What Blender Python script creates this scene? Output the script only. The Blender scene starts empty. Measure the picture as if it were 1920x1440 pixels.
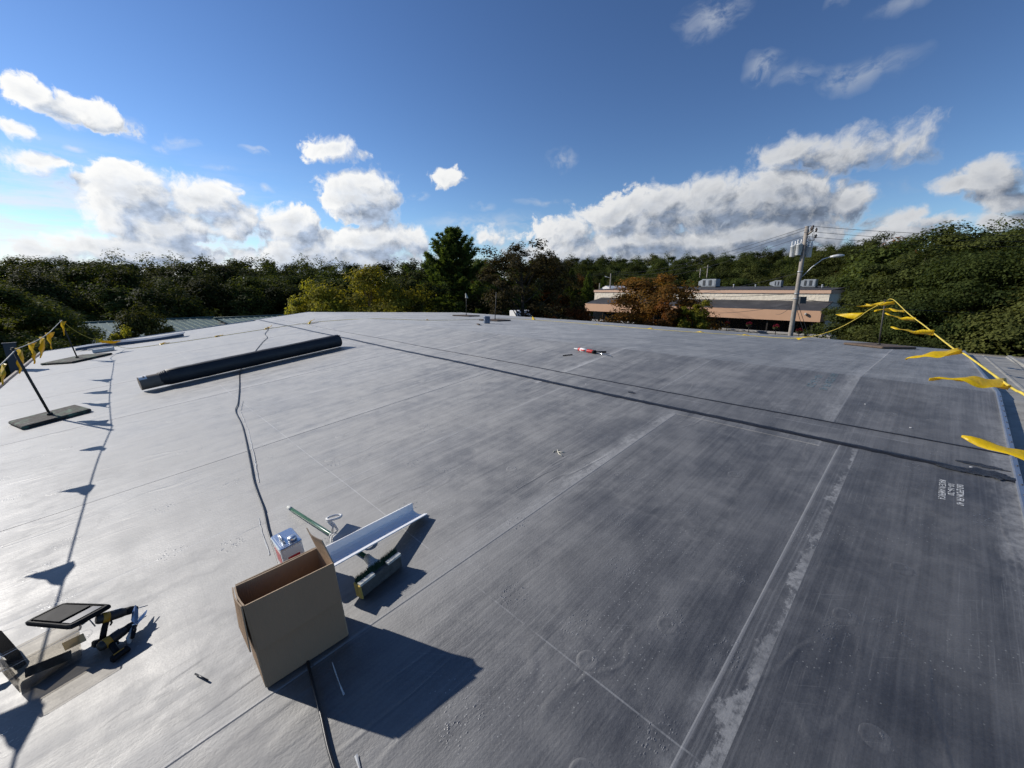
import bpy, bmesh, math, random
import numpy as np
from mathutils import Vector, Matrix, Euler, Quaternion

R = math.radians
SC = bpy.context.scene
COL = SC.collection

# ------------------------------------------------------------------ frame of the place
ZC = 6.4                      # eye height above the ground
EYE = 1.65                    # eye height above the roof
AZ = R(46.17)                 # direction in which the near roof slope climbs
S1, S2 = 0.1110, 0.040        # near slope, far slope
UR, UE = 6.03, -1.97          # ridge, near eave (metres along the slope direction)
HX = Vector((math.sin(AZ), math.cos(AZ), 0))
GX = Vector((-math.cos(AZ), math.sin(AZ), 0))
SUN_UV = (-0.85, 1.65, 1.0)   # direction to the sun in roof coordinates
SUN = (HX * SUN_UV[0] + GX * SUN_UV[1] + Vector((0, 0, SUN_UV[2]))).normalized()
SUN_EL = math.asin(SUN.z)
SUN_AZ = math.atan2(SUN.x, SUN.y)

# ------------------------------------------------------------------ camera
cam_d = bpy.data.cameras.new("camera")
cam = bpy.data.objects.new("camera", cam_d)
COL.objects.link(cam)
cam.location = (0, 0, ZC)
cam.rotation_euler = (R(90 - 13.26), 0, 0)
cam_d.sensor_width = 36
cam_d.lens = 750 / 1920 * 36
cam_d.clip_start = 0.05
cam_d.clip_end = 4000
SC.camera = cam

# ------------------------------------------------------------------ view
SC.view_settings.view_transform = 'Standard'
SC.view_settings.look = 'None'
SC.view_settings.gamma = 1
SC.view_settings.use_curve_mapping = False
SC.view_settings.exposure = 0.0
SC.render.engine = 'CYCLES'
SC.cycles.max_bounces = 6
SC.cycles.diffuse_bounces = 3
SC.cycles.glossy_bounces = 3
SC.cycles.transmission_bounces = 6
SC.cycles.transparent_max_bounces = 8
SC.cycles.sample_clamp_indirect = 6
SC.cycles.use_denoising = True

# ------------------------------------------------------------------ sun
sun_d = bpy.data.lights.new("sun", 'SUN')
sun_d.energy = 4.6
sun_d.angle = R(0.53)
sun_d.color = (1.0, 0.945, 0.865)
sun = bpy.data.objects.new("sun", sun_d)
COL.objects.link(sun)
sun.rotation_euler = SUN.to_track_quat('Z', 'Y').to_euler()
sun.location = (-60, 20, 60)


# ------------------------------------------------------------------ node helper
class NT:
    """small helper to write node trees as expressions"""
    def __init__(self, tree):
        self.t = tree

    def new(self, typ, **kw):
        n = self.t.nodes.new(typ)
        for k, v in kw.items():
            setattr(n, k, v)
        return n

    def put(self, sock, v):
        if isinstance(v, bpy.types.NodeSocket):
            self.t.links.new(v, sock)
        elif v is not None:
            sock.default_value = v

    def m(self, op, a, b=None, c=None, clamp=False):
        n = self.new('ShaderNodeMath', operation=op, use_clamp=clamp)
        self.put(n.inputs[0], a)
        if b is not None: self.put(n.inputs[1], b)
        if c is not None: self.put(n.inputs[2], c)
        return n.outputs[0]

    def v(self, op, a, b=None, c=None, scale=None):
        n = self.new('ShaderNodeVectorMath', operation=op)
        self.put(n.inputs[0], a)
        if b is not None: self.put(n.inputs[1], b)
        if c is not None: self.put(n.inputs[2], c)
        if scale is not None: self.put(n.inputs['Scale'], scale)
        return n.outputs['Value'] if op in ('LENGTH', 'DOT_PRODUCT', 'DISTANCE') else n.outputs[0]

    def xyz(self, x=0.0, y=0.0, z=0.0):
        n = self.new('ShaderNodeCombineXYZ')
        self.put(n.inputs[0], x); self.put(n.inputs[1], y); self.put(n.inputs[2], z)
        return n.outputs[0]

    def sep(self, vec):
        n = self.new('ShaderNodeSeparateXYZ')
        self.put(n.inputs[0], vec)
        return n.outputs

    def noise(self, vec, scale=1.0, detail=2.0, rough=0.5, dist=0.0, out=0, typ='FBM', dims='3D'):
        n = self.new('ShaderNodeTexNoise', noise_dimensions=dims, noise_type=typ)
        self.put(n.inputs['Vector'], vec)
        n.inputs['Scale'].default_value = scale
        n.inputs['Detail'].default_value = detail
        n.inputs['Roughness'].default_value = rough
        n.inputs['Distortion'].default_value = dist
        return n.outputs[out]

    def voro(self, vec, scale=1.0, feature='F1', out='Distance', rnd=1.0, detail=0.0, dims='3D', smooth=None):
        n = self.new('ShaderNodeTexVoronoi', feature=feature, voronoi_dimensions=dims)
        self.put(n.inputs['Vector'], vec)
        n.inputs['Scale'].default_value = scale
        n.inputs['Randomness'].default_value = rnd
        if 'Detail' in n.inputs: n.inputs['Detail'].default_value = detail
        if smooth is not None and 'Smoothness' in n.inputs: n.inputs['Smoothness'].default_value = smooth
        return n.outputs[out]

    def step(self, x, lo, hi, a=0.0, b=1.0, kind='SMOOTHSTEP'):
        n = self.new('ShaderNodeMapRange', interpolation_type=kind)
        self.put(n.inputs[0], x)
        for i, q in enumerate((lo, hi, a, b)):
            self.put(n.inputs[1 + i], q)
        return n.outputs[0]

    def mix(self, f, a, b, blend='MIX'):
        n = self.new('ShaderNodeMix', data_type='RGBA', blend_type=blend)
        self.put(n.inputs[0], f)
        for s, q in ((n.inputs[6], a), (n.inputs[7], b)):
            if isinstance(q, (tuple, list)) and len(q) == 3:
                q = (*q, 1)
            self.put(s, q)
        return n.outputs[2]

    def mixf(self, f, a, b):
        n = self.new('ShaderNodeMix', data_type='FLOAT')
        self.put(n.inputs[0], f); self.put(n.inputs[2], a); self.put(n.inputs[3], b)
        return n.outputs[0]

    def attr(self, name, out='Fac'):
        n = self.new('ShaderNodeAttribute', attribute_name=name)
        return n.outputs[out]

    def bump(self, height, strength=0.3, dist=0.01, normal=None):
        n = self.new('ShaderNodeBump')
        n.inputs['Strength'].default_value = strength
        n.inputs['Distance'].default_value = dist
        self.put(n.inputs['Height'], height)
        if normal is not None: self.put(n.inputs['Normal'], normal)
        return n.outputs[0]


# ------------------------------------------------------------------ world: Nishita sky with clouds
SKY_STRENGTH = 0.095
CUMULUS = [(-41.64, 3.87, 9.88, 1.77, 0.95), (-23.45, 3.8, 13.42, 2.18, 0.95), (-48.82, 3.41, 3.8, 1.84, 0.6), (6.53, 4.8, 8.57, 2.06, 0.85), (26.4, 4.14, 19.07, 1.87, 0.85), (42.98, 5.29, 7.8, 1.1, 0.6), (-41.54, 9.33, 4.36, 3.01, 1.0), (-35.87, 9.32, 3.96, 2.9, 1.0), (-33.53, 7.41, 3.98, 2.5, 1.0), (-38.78, 6.16, 6.58, 2.54, 1.0), (-43.41, 7.19, 2.26, 2.91, 0.8), (-27.49, 7.3, 4.24, 2.97, 1.0), (-24.54, 5.02, 7.2, 2.5, 0.9), (-18.85, 5.87, 6.47, 2.71, 1.0), (-14.17, 6.34, 4.08, 2.5, 0.8), (-19.09, 10.83, 5.99, 3.61, 1.1), (-21.78, 15.98, 3.92, 1.73, 0.8), (-8.68, 13.94, 2.32, 1.19, 0.6), (-46.65, 15.94, 1.9, 1.42, 0.7), (-44.67, 15.71, 2.56, 1.32, 0.7), (-42.52, 15.44, 2.14, 1.12, 0.6), (-47.44, 13.25, 1.31, 1.07, 0.6), (-47.17, 10.78, 2.12, 1.12, 0.6), (-45.39, 10.87, 2.06, 0.71, 0.5), (7.18, 7.16, 6.37, 2.79, 0.9), (13.36, 8.63, 6.08, 3.07, 1.0), (18.58, 9.34, 6.71, 4.07, 1.0), (24.93, 9.82, 6.41, 3.98, 1.1), (30.71, 9.6, 5.77, 4.01, 1.1), (33.68, 9.83, 4.16, 3.33, 1.0), (18.85, 5.87, 15.32, 2.06, 0.9), (30.08, 6.25, 10.8, 2.35, 1.0), (38.12, 9.05, 2.72, 2.82, 0.9), (32.11, 14.14, 3.72, 2.14, 0.8), (36.36, 13.47, 4.94, 2.25, 0.8), (41.07, 13.31, 2.94, 2.52, 0.7), (48.04, 9.41, 2.98, 2.59, 0.9), (45.85, 9.22, 2.73, 1.17, 0.6), (49.17, 7.33, 2.13, 1.48, 0.8), (45.04, 6.06, 3.95, 1.15, 0.7), (49.6, 5.78, 2.71, 1.32, 0.7), (-2.89, 6.87, 4.32, 1.61, 0.5), (42.77, 6.54, 3.48, 1.49, 0.7)]
WISPS = [(23.19, 27.14, 3.82, 2.24, 0.75), (28.51, 22.22, 2.56, 1.51, 0.75), (37.33, 20.29, 4.61, 1.68, 0.7), (32.03, 21.09, 2.86, 1.06, 0.5), (39.26, 24.31, 3.47, 0.74, 0.5), (33.69, 25.74, 1.33, 0.96, 0.4), (6.21, 16.19, 3.01, 1.27, 0.6), (-43.76, 14.32, 1.64, 0.6, 0.8), (-44.17, 12.64, 1.28, 0.62, 0.7), (-40.54, 15.3, 1.18, 0.89, 0.7), (-37.25, 14.63, 2.0, 0.76, 0.5), (-38.97, 14.21, 1.08, 0.56, 0.6), (-30.08, 14.44, 1.35, 0.47, 0.8), (-34.24, 12.53, 3.33, 0.41, 0.35), (-30.01, 11.04, 1.27, 0.44, 0.6), (-33.04, 10.95, 1.28, 0.43, 0.5), (-48.08, 7.49, 5.1, 1.33, 0.5), (-6.44, 8.16, 6.36, 1.32, 0.5), (-4.25, 10.78, 2.82, 0.64, 0.5), (-11.85, 11.51, 2.03, 0.74, 0.5), (-0.72, 8.54, 8.54, 1.71, 0.45), (-17.57, 14.04, 2.54, 0.52, 0.7), (3.54, 11.11, 4.93, 0.51, 0.4), (42.2, 9.94, 2.31, 0.67, 0.35)]
world = bpy.data.worlds.new("World")
SC.world = world
world.use_nodes = True
world.cycles.sampling_method = 'MANUAL'
world.cycles.sample_map_resolution = 512


def build_world():
    t = world.node_tree
    t.nodes.clear()
    w = NT(t)
    out = w.new('ShaderNodeOutputWorld')
    sky = w.new('ShaderNodeTexSky', sky_type='NISHITA')
    sky.sun_disc = False
    sky.sun_elevation = SUN_EL
    sky.sun_rotation = SUN_AZ
    sky.altitude = 50
    sky.air_density = 1.0
    sky.dust_density = 0.05
    sky.ozone_density = 3.0
    hsv = w.new('ShaderNodeHueSaturation')
    hsv.inputs['Hue'].default_value = 0.5
    hsv.inputs['Saturation'].default_value = 1.0
    hsv.inputs['Value'].default_value = 1.0
    t.links.new(sky.outputs[0], hsv.inputs['Color'])
    bg = w.new('ShaderNodeBackground')
    gm = w.new('ShaderNodeGamma'); gm.inputs[1].default_value = 1.32
    t.links.new(hsv.outputs[0], gm.inputs[0])
    t.links.new(w.mix(1.0, gm.outputs[0], (0.670, 0.680, 0.725), 'MULTIPLY'), bg.inputs['Color'])
    bg.inputs['Strength'].default_value = SKY_STRENGTH

    # direction -> azimuth / elevation in degrees
    tc = w.new('ShaderNodeTexCoord')
    d = w.v('NORMALIZE', tc.outputs['Generated'])
    x, y, z = w.sep(d)
    az = w.m('MULTIPLY', w.m('ARCTAN2', x, y), 180 / math.pi)
    el = w.m('MULTIPLY', w.m('ARCSINE', z), 180 / math.pi)
    pos = w.xyz(az, el, 0.0)

    # cloud density field as a node group: position in degrees -> density of heaped clouds
    g = bpy.data.node_groups.new("cloud_density", 'ShaderNodeTree')
    g.interface.new_socket(name="P", in_out='INPUT', socket_type='NodeSocketVector')
    g.interface.new_socket(name="D", in_out='OUTPUT', socket_type='NodeSocketFloat')
    k = NT(g)
    gi = k.new('NodeGroupInput'); go = k.new('NodeGroupOutput')
    p0 = gi.outputs[0]
    wv = k.noise(p0, 0.16, 3, 0.55, out=1, dims='2D')
    p = k.v('ADD', p0, k.v('MULTIPLY', k.v('SUBTRACT', wv, (0.5, 0.5, 0.5)), (3.4, 2.2, 0.0)))
    acc = None
    for (cx, cy, rx, ry, wt) in CUMULUS:
        q = k.v('MULTIPLY', k.v('SUBTRACT', p, (cx, cy, 0)), (1 / rx, 1 / ry, 0))
        f = k.m('MULTIPLY', k.m('SUBTRACT', 1.0, k.v('LENGTH', q)), wt)
        acc = f if acc is None else k.m('SMOOTH_MAX', acc, f, 0.12)
    # heaped puffs: rounded cells of three sizes plus fine wisps
    pq = k.v('MULTIPLY', p, (1.0, 1.15, 1.0))
    v1 = k.voro(pq, 0.20, 'F1', dims='2D')
    v2 = k.voro(k.v('ADD', pq, k.v('MULTIPLY', wv, (1.5, 1.5, 0))), 0.46, 'F1', dims='2D')
    v3 = k.voro(pq, 1.1, 'F1', dims='2D')
    fb = k.noise(p, 0.55, 9, 0.68, dims='2D')
    puff = k.m('MULTIPLY', k.m('SUBTRACT', 0.40, v1), 0.46)
    puff = k.m('ADD', puff, k.m('MULTIPLY', k.m('SUBTRACT', 0.40, v2), 0.30))
    puff = k.m('ADD', puff, k.m('MULTIPLY', k.m('SUBTRACT', 0.40, v3), 0.15))
    puff = k.m('ADD', puff, k.m('MULTIPLY', k.m('SUBTRACT', fb, 0.5), 1.05))
    g.links.new(k.m('ADD', k.m('MULTIPLY', acc, 1.25), puff), go.inputs[0])

    def dens(pp):
        n = w.new('ShaderNodeGroup')
        n.node_tree = g
        t.links.new(pp, n.inputs[0])
        return n.outputs[0]
    D0 = dens(pos)
    D1 = dens(w.v('ADD', pos, (-1.5, 1.3, 0)))
    soft = w.step(w.noise(pos, 0.1, 1, dims='2D'), 0.35, 0.65, 0.20, 0.52)
    soft = w.m('ADD', soft, w.step(az, 12, 45, 0.0, 0.26))
    mask = w.step(D0, -0.06, soft)
    diff = w.m('SUBTRACT', D0, D1)
    lit = w.step(diff, -0.46, 0.34, 0, 1, 'LINEAR')
    thick = w.step(D0, 0.25, 1.35)
    lit = w.m('SUBTRACT', lit, w.m('MULTIPLY', thick, 0.46), None, True)
    thin = w.step(D0, 0.02, 0.42, 1.0, 0.0)
    lit = w.m('MAXIMUM', lit, w.m('MULTIPLY', thin, 0.72))
    # flat bases are in shade
    base = w.step(w.m('ADD', el, w.m('MULTIPLY', w.m('SUBTRACT', w.noise(pos, 0.3, 3, dims='2D'), 0.5), 5.0)), 6.2, 3.2)
    lit = w.m('MULTIPLY', lit, w.m('SUBTRACT', 1.0, w.m('MULTIPLY', base, w.step(az, -50, -20, 0.15, 0.5))))
    # clouds far from the sun are greyer
    sunside = w.step(az, -35, 50, 0.0, 1.0)
    litc = w.mix(sunside, (1.0, 1.0, 0.99), (0.66, 0.675, 0.70))
    shc = w.mix(sunside, (0.36, 0.43, 0.55), (0.13, 0.165, 0.23))
    # height above base: bases darker
    shn = w.noise(w.v('MULTIPLY', pos, (0.8, 1.3, 1)), 0.7, 5, 0.6, dims='2D')
    shc = w.mix(1.0, shc, w.xyz(*(w.step(shn, 0.25, 0.75, 0.75, 1.55, 'LINEAR'),) * 3), 'MULTIPLY')
    cc = w.mix(lit, shc, litc)

    # thin wisps and high streaks
    pw = w.v('ADD', pos, w.v('MULTIPLY', w.v('SUBTRACT', w.noise(pos, 0.13, 3, 0.6, out=1, dims='2D'), (0.5, 0.5, 0.5)), (5.0, 3.2, 0)))
    acc = None
    for (cx, cy, rx, ry, wt) in WISPS:
        q = w.v('MULTIPLY', w.v('SUBTRACT', pw, (cx, cy, 0)), (1 / rx, 1 / ry, 0))
        f = w.m('MULTIPLY', w.m('SUBTRACT', 1.0, w.v('LENGTH', q), None, True), wt)
        acc = f if acc is None else w.m('MAXIMUM', acc, f)
    wn = w.noise(w.v('MULTIPLY', pw, (0.55, 1.0, 1)), 0.55, 6, 0.62, dims='2D')
    wmask = w.m('MULTIPLY', acc, w.step(wn, 0.34, 0.66), None, True)
    # low bright veil on the sun side near the horizon
    veil = w.m('MULTIPLY', w.step(az, -18, -50), w.m('MULTIPLY', w.step(el, 15.0, 6.0), w.step(w.noise(w.v('MULTIPLY', pos, (0.25, 1.4, 1)), 0.5, 6, 0.62, dims='2D'), 0.28, 0.72)))
    veil = w.m('MULTIPLY', veil, 0.85)
    # pale haze bank along the whole horizon
    hz = w.step(w.m('ADD', el, w.m('MULTIPLY', w.m('SUBTRACT', w.noise(w.v('MULTIPLY', pos, (0.3, 1.0, 1)), 0.25, 4, 0.6, dims='2D'), 0.5), 3.0)), 5.2, 1.5, 0.0, 0.92)
    veil = w.m('MAXIMUM', veil, hz)
    # scattered small cloudlets elsewhere so the sky goes on outside the frame
    wmask = w.m('MAXIMUM', wmask, veil)
    wc = w.mix(sunside, (0.90, 0.92, 0.95), (0.44, 0.50, 0.60))
    bgw = w.new('ShaderNodeBackground'); t.links.new(wc, bgw.inputs['Color']); bgw.inputs['Strength'].default_value = 0.92
    bgc = w.new('ShaderNodeBackground'); t.links.new(cc, bgc.inputs['Color']); bgc.inputs['Strength'].default_value = 1.0
    m1 = w.new('ShaderNodeMixShader'); t.links.new(wmask, m1.inputs[0]); t.links.new(bg.outputs[0], m1.inputs[1]); t.links.new(bgw.outputs[0], m1.inputs[2])
    m2 = w.new('ShaderNodeMixShader'); t.links.new(mask, m2.inputs[0]); t.links.new(m1.outputs[0], m2.inputs[1]); t.links.new(bgc.outputs[0], m2.inputs[2])
    t.links.new(m2.outputs[0], out.inputs['Surface'])

build_world()

# ------------------------------------------------------------------ places on the roof
N1 = Vector((-S1 * HX.x, -S1 * HX.y, 1)).normalized()
N2 = Vector((S2 * HX.x, S2 * HX.y, 1)).normalized()


def zroof(u):
    return ZC - EYE + (S1 * u if u < UR else S1 * UR - S2 * (u - UR))


def RP(u, v, h=0.0):
    """point on the roof surface, h metres along its normal"""
    p = HX * u + GX * v
    n = N1 if u < UR else N2
    return Vector((p.x, p.y, zroof(u))) + n * h


def roof_rot(u):
    n = N1 if u < UR else N2
    e = GX.cross(n).normalized()
    return Matrix((e, GX, n)).transposed().to_4x4()


def RM(u, v, h=0.0, rot=0.0):
    """matrix of a roof-aligned frame: x up the slope, y across, z off the roof"""
    return Matrix.Translation(RP(u, v, h)) @ roof_rot(u) @ Matrix.Rotation(rot, 4, 'Z')


def polar(az, dist, z=0.0):
    a = R(az)
    return Vector((math.sin(a) * dist, math.cos(a) * dist, z))


# ------------------------------------------------------------------ objects
def link(name, mesh, parent=None):
    o = bpy.data.objects.new(name, mesh)
    COL.objects.link(o)
    if parent is not None:
        o.parent = parent
    return o


def tag(o, label=None, cat=None, group=None, kind=None):
    if label: o['label'] = label
    if cat: o['category'] = cat
    if group: o['group'] = group
    if kind: o['kind'] = kind
    return o


def thing(name, label, cat, mat=None, group=None):
    o = bpy.data.objects.new(name, None)
    COL.objects.link(o)
    o.empty_display_size = 0.2
    if mat is not None:
        o.matrix_world = mat if isinstance(mat, Matrix) else Matrix.Translation(Vector(mat))
    return tag(o, label, cat, group)


def copy_tree(o, parent=None):
    c = o.copy()
    COL.objects.link(c)
    if parent is not None:
        c.parent = parent
        c.matrix_parent_inverse = o.matrix_parent_inverse
    for ch in o.children:
        copy_tree(ch, c)
    return c


class MB:
    """collects shapes into one mesh"""
    def __init__(self):
        self.v = []; self.f = []; self.mi = []; self.sm = []
        self.uv = None

    def add(self, vs, fs, mi=0, smooth=False):
        b = len(self.v)
        self.v += [tuple(q) for q in vs]
        for f in fs:
            self.f.append(tuple(b + i for i in f)); self.mi.append(mi); self.sm.append(smooth)
        return self

    def box(self, x0, x1, y0, y1, z0, z1, M=None, mi=0):
        vs = [Vector((x, y, z)) for z in (z0, z1) for y in (y0, y1) for x in (x0, x1)]
        if M is not None: vs = [M @ q for q in vs]
        return self.add(vs, [(0, 2, 3, 1), (4, 5, 7, 6), (0, 1, 5, 4), (2, 6, 7, 3), (0, 4, 6, 2), (1, 3, 7, 5)], mi)

    def rbox(self, x0, x1, y0, y1, z0, z1, r=0.01, M=None, mi=0, seg=2):
        """box with rounded vertical edges and bevelled top"""
        pts = []
        for cx, cy, a0 in ((x1 - r, y1 - r, 0), (x0 + r, y1 - r, 90), (x0 + r, y0 + r, 180), (x1 - r, y0 + r, 270)):
            for k in range(seg + 1):
                a = R(a0 + 90 * k / seg)
                pts.append((cx, cy, math.cos(a), math.sin(a)))
        c = min(r * 0.5, (z1 - z0) * 0.3)
        rings = []
        for z, rr in ((z0, r - c), (z0 + c, r), (z1 - c, r), (z1, r - c)):
            rings.append([Vector((p[0] + p[2] * rr, p[1] + p[3] * rr, z)) for p in pts])
        return self.loft(rings, M, mi, cap=True)

    def loft(self, rings, M=None, mi=0, cap=True, smooth=False, closed=True):
        n = len(rings[0])
        vs = [q for ring in rings for q in ring]
        if M is not None: vs = [M @ Vector(q) for q in vs]
        fs = []
        for i in range(len(rings) - 1):
            for j in range(n if closed else n - 1):
                a = i * n + j; b = i * n + (j + 1) % n
                fs.append((a, b, b + n, a + n))
        self.add(vs, fs, mi, smooth)
        if cap and closed:
            b0 = len(self.v) - len(vs)
            self.f.append(tuple(b0 + i for i in reversed(range(n)))); self.mi.append(mi); self.sm.append(False)
            self.f.append(tuple(b0 + (len(rings) - 1) * n + i for i in range(n))); self.mi.append(mi); self.sm.append(False)
        return self

    def tube(self, pts, r, n=8, mi=0, cap=True, smooth=True, M=None, sq=1.0):
        pts = [Vector(p) for p in pts]
        if not isinstance(r, (list, tuple)): r = [r] * len(pts)
        rings = []
        up = None
        for i, p in enumerate(pts):
            t = (pts[min(i + 1, len(pts) - 1)] - pts[max(i - 1, 0)])
            if t.length < 1e-9: t = Vector((0, 0, 1))
            t.normalize()
            if up is None:
                up = Vector((0, 0, 1)) if abs(t.z) < 0.9 else Vector((1, 0, 0))
            s = t.cross(up).normalized(); up = s.cross(t).normalized()
            rings.append([p + (s * math.cos(2 * math.pi * k / n) + up * math.sin(2 * math.pi * k / n) * sq) * r[i] for k in range(n)])
        return self.loft(rings, M, mi, cap, smooth)

    def lathe(self, prof, n=16, M=None, mi=0, cap=True, smooth=True):
        rings = [[Vector((r * math.cos(2 * math.pi * k / n), r * math.sin(2 * math.pi * k / n), z)) for k in range(n)] for r, z in prof]
        return self.loft(rings, M, mi, cap, smooth)

    def prism(self, poly, z0, z1, M=None, mi=0):
        n = len(poly)
        return self.loft([[Vector((p[0], p[1], z0)) for p in poly], [Vector((p[0], p[1], z1)) for p in poly]], M, mi)

    def build(self, name, mats, parent=None, world=None, local=None):
        me = bpy.data.meshes.new(name)
        me.from_pydata(self.v, [], self.f)
        if not isinstance(mats, (list, tuple)): mats = [mats]
        for m in mats: me.materials.append(m)
        me.polygons.foreach_set('material_index', self.mi)
        me.polygons.foreach_set('use_smooth', self.sm)
        if self.uv is not None:
            lay = me.uv_layers.new(name='UVMap')
            li = np.zeros(len(me.loops), np.int32); me.loops.foreach_get('vertex_index', li)
            lay.data.foreach_set('uv', np.asarray(self.uv, np.float32)[li].ravel())
        me.update()
        o = link(name, me, parent)
        if world is not None: o.matrix_world = world
        if local is not None: o.matrix_local = local
        return o


# ------------------------------------------------------------------ materials
def new_mat(name):
    m = bpy.data.materials.new(name)
    m.use_nodes = True
    t = m.node_tree
    b = t.nodes['Principled BSDF']
    return m, NT(t), b


def plain(name, col, rough=0.6, metal=0.0, var=0.12, scale=6.0, bump=0.0, spec=0.5, dirt=None, dirt_amt=0.3):
    """simple worn material: colour broken up by noise, optional dirt colour"""
    m, k, b = new_mat(name)
    tc = k.new('ShaderNodeTexCoord').outputs['Object']
    n = k.noise(tc, scale, 6, 0.6)
    n2 = k.noise(tc, scale * 6, 3, 0.6)
    f = k.m('ADD', k.m('MULTIPLY', n, 0.7), k.m('MULTIPLY', n2, 0.3))
    lo = tuple(c * (1 - var) for c in col); hi = tuple(min(1, c * (1 + var)) for c in col)
    c = k.mix(k.step(f, 0.3, 0.7), lo, hi)
    if dirt is not None:
        c = k.mix(k.m('MULTIPLY', k.step(k.noise(tc, scale * 1.7, 6, 0.65), 0.48, 0.7), dirt_amt), c, dirt)
    k.put(b.inputs['Base Color'], c)
    k.put(b.inputs['Roughness'], k.step(n, 0.2, 0.8, max(0.03, rough - 0.08), min(1, rough + 0.08), 'LINEAR'))
    b.inputs['Metallic'].default_value = metal
    b.inputs['Specular IOR Level'].default_value = spec
    if bump:
        k.put(b.inputs['Normal'], k.bump(n2, bump, 0.01))
    return m


def membrane_mat():
    """black rubber roof sheet, dusty; UV = metres (along slope, across)"""
    m, k, b = new_mat('rubber_membrane')
    uv = k.new('ShaderNodeUVMap', uv_map='UVMap').outputs[0]
    U, V, _ = k.sep(uv)
    lapn = k.new('ShaderNodeUVMap', uv_map='Lap').outputs[0]
    L0, L1, _ = k.sep(lapn)                      # distance to the two long edges
    rnd = k.new('ShaderNodeObjectInfo').outputs['Random']
    wob = k.v('ADD', uv, k.v('MULTIPLY', k.v('SUBTRACT', k.noise(uv, 0.9, 3, out=1), (0.5, 0.5, 0.5)), (0.05, 0.035, 0)))
    # streaks that run up the slope, sweeping marks, clouds of dust
    st1 = k.noise(k.v('MULTIPLY', wob, (0.45, 9.0, 1)), 1.0, 6, 0.65)
    st2 = k.noise(k.v('MULTIPLY', wob, (1.2, 60.0, 1)), 1.0, 4, 0.6)
    cl = k.noise(uv, 1.3, 8, 0.62)
    cl2 = k.noise(uv, 5.5, 6, 0.65)
    gr = k.noise(uv, 90.0, 3, 0.6)
    sw = k.noise(k.v('MULTIPLY', k.v('ADD', wob, (7, 3, 0)), (7.0, 0.5, 1)), 1.0, 5, 0.6)
    dust = k.m('ADD', k.m('MULTIPLY', st1, 0.24), k.m('MULTIPLY', cl, 0.40))
    dust = k.m('ADD', dust, k.m('MULTIPLY', st2, 0.12))
    dust = k.m('ADD', dust, k.m('MULTIPLY', cl2, 0.20))
    dust = k.m('ADD', dust, k.m('MULTIPLY', sw, 0.10))
    dust = k.m('ADD', dust, k.m('MULTIPLY', gr, 0.06))
    dust = k.step(dust, 0.42, 0.70)
    # chalky residue and roller lines along the laps
    edge_n = k.noise(k.v('MULTIPLY', uv, (4.0, 9.0, 1)), 1.0, 6, 0.72)
    gate = k.step(k.noise(k.v('ADD', uv, (31, 5, 0)), 0.55, 3, 0.55), 0.40, 0.62, 0.10, 1.0)
    chalk = k.m('MULTIPLY', k.step(k.m('ADD', L0, k.m('MULTIPLY', k.m('SUBTRACT', edge_n, 0.5), 0.34)), 0.15, 0.02), gate)
    chalk = k.m('MULTIPLY', chalk, k.step(k.noise(uv, 24.0, 4, 0.7), 0.30, 0.62, 0.35, 1.0))
    lapmin = k.m('MINIMUM', L0, L1)
    # one lap has a thick ragged crust of dried primer along its left side
    rag = k.noise(k.v('MULTIPLY', uv, (7.0, 10.0, 1)), 1.0, 7, 0.75)
    rag2 = k.noise(k.v('ADD', uv, (3, 8, 0)), 2.2, 3, 0.6)
    ww = k.m('ADD', k.m('SUBTRACT', V, 0.235), k.m('MULTIPLY', k.m('SUBTRACT', rag, 0.5), 0.30))
    ww = k.m('ADD', ww, k.m('MULTIPLY', k.m('SUBTRACT', rag2, 0.45), 0.22))
    crust = k.m('MULTIPLY', k.step(ww, 0.048, 0.022), k.m('GREATER_THAN', V, 0.235))
    crust = k.m('MULTIPLY', crust, k.m('LESS_THAN', U, 3.95))
    crust = k.m('MULTIPLY', crust, k.step(k.noise(uv, 30.0, 4, 0.7), 0.28, 0.60, 0.15, 1.0))
    crust = k.m('MULTIPLY', crust, k.step(k.noise(k.v('ADD', uv, (17, 2, 0)), 1.4, 3, 0.6), 0.36, 0.60, 0.30, 1.0))
    ww2 = k.m('ABSOLUTE', k.m('SUBTRACT', V, 1.67))
    crust2 = k.m('MULTIPLY', k.step(ww2, 0.15, 0.0), k.m('MULTIPLY', k.m('LESS_THAN', U, 3.95), k.step(k.noise(uv, 3.0, 6, 0.7), 0.38, 0.72, 0.2, 0.85)))
    crust = k.m('MAXIMUM', crust, k.m('MULTIPLY', crust2, 0.55))
    chalk = k.m('MAXIMUM', chalk, crust)
    lines = k.m('MULTIPLY', k.step(k.noise(k.v('MULTIPLY', wob, (0.22, 70.0, 1)), 1.0, 2, 0.5), 0.50, 0.66), k.step(lapmin, 0.26, 0.04))
    hem = k.m('MULTIPLY', k.step(lapmin, 0.012, 0.004), 0.7)
    # scuffs: short thin scratches in two directions
    s1 = k.step(k.noise(k.v('MULTIPLY', k.v('ADD', wob, (3, 1, 0)), (2.2, 140.0, 1)), 1.0, 1, 0.5, dims='2D'), 0.70, 0.76)
    rot = k.new('ShaderNodeVectorRotate', rotation_type='Z_AXIS'); k.put(rot.inputs['Vector'], wob); rot.inputs['Angle'].default_value = 0.9
    s2 = k.step(k.noise(k.v('MULTIPLY', rot.outputs[0], (2.6, 150.0, 1)), 1.0, 1, 0.5, dims='2D'), 0.73, 0.79)
    scr = k.m('MULTIPLY', k.m('MAXIMUM', s1, s2), k.step(k.noise(uv, 1.6, 3, 0.6, dims='2D'), 0.46, 0.62))
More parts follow.
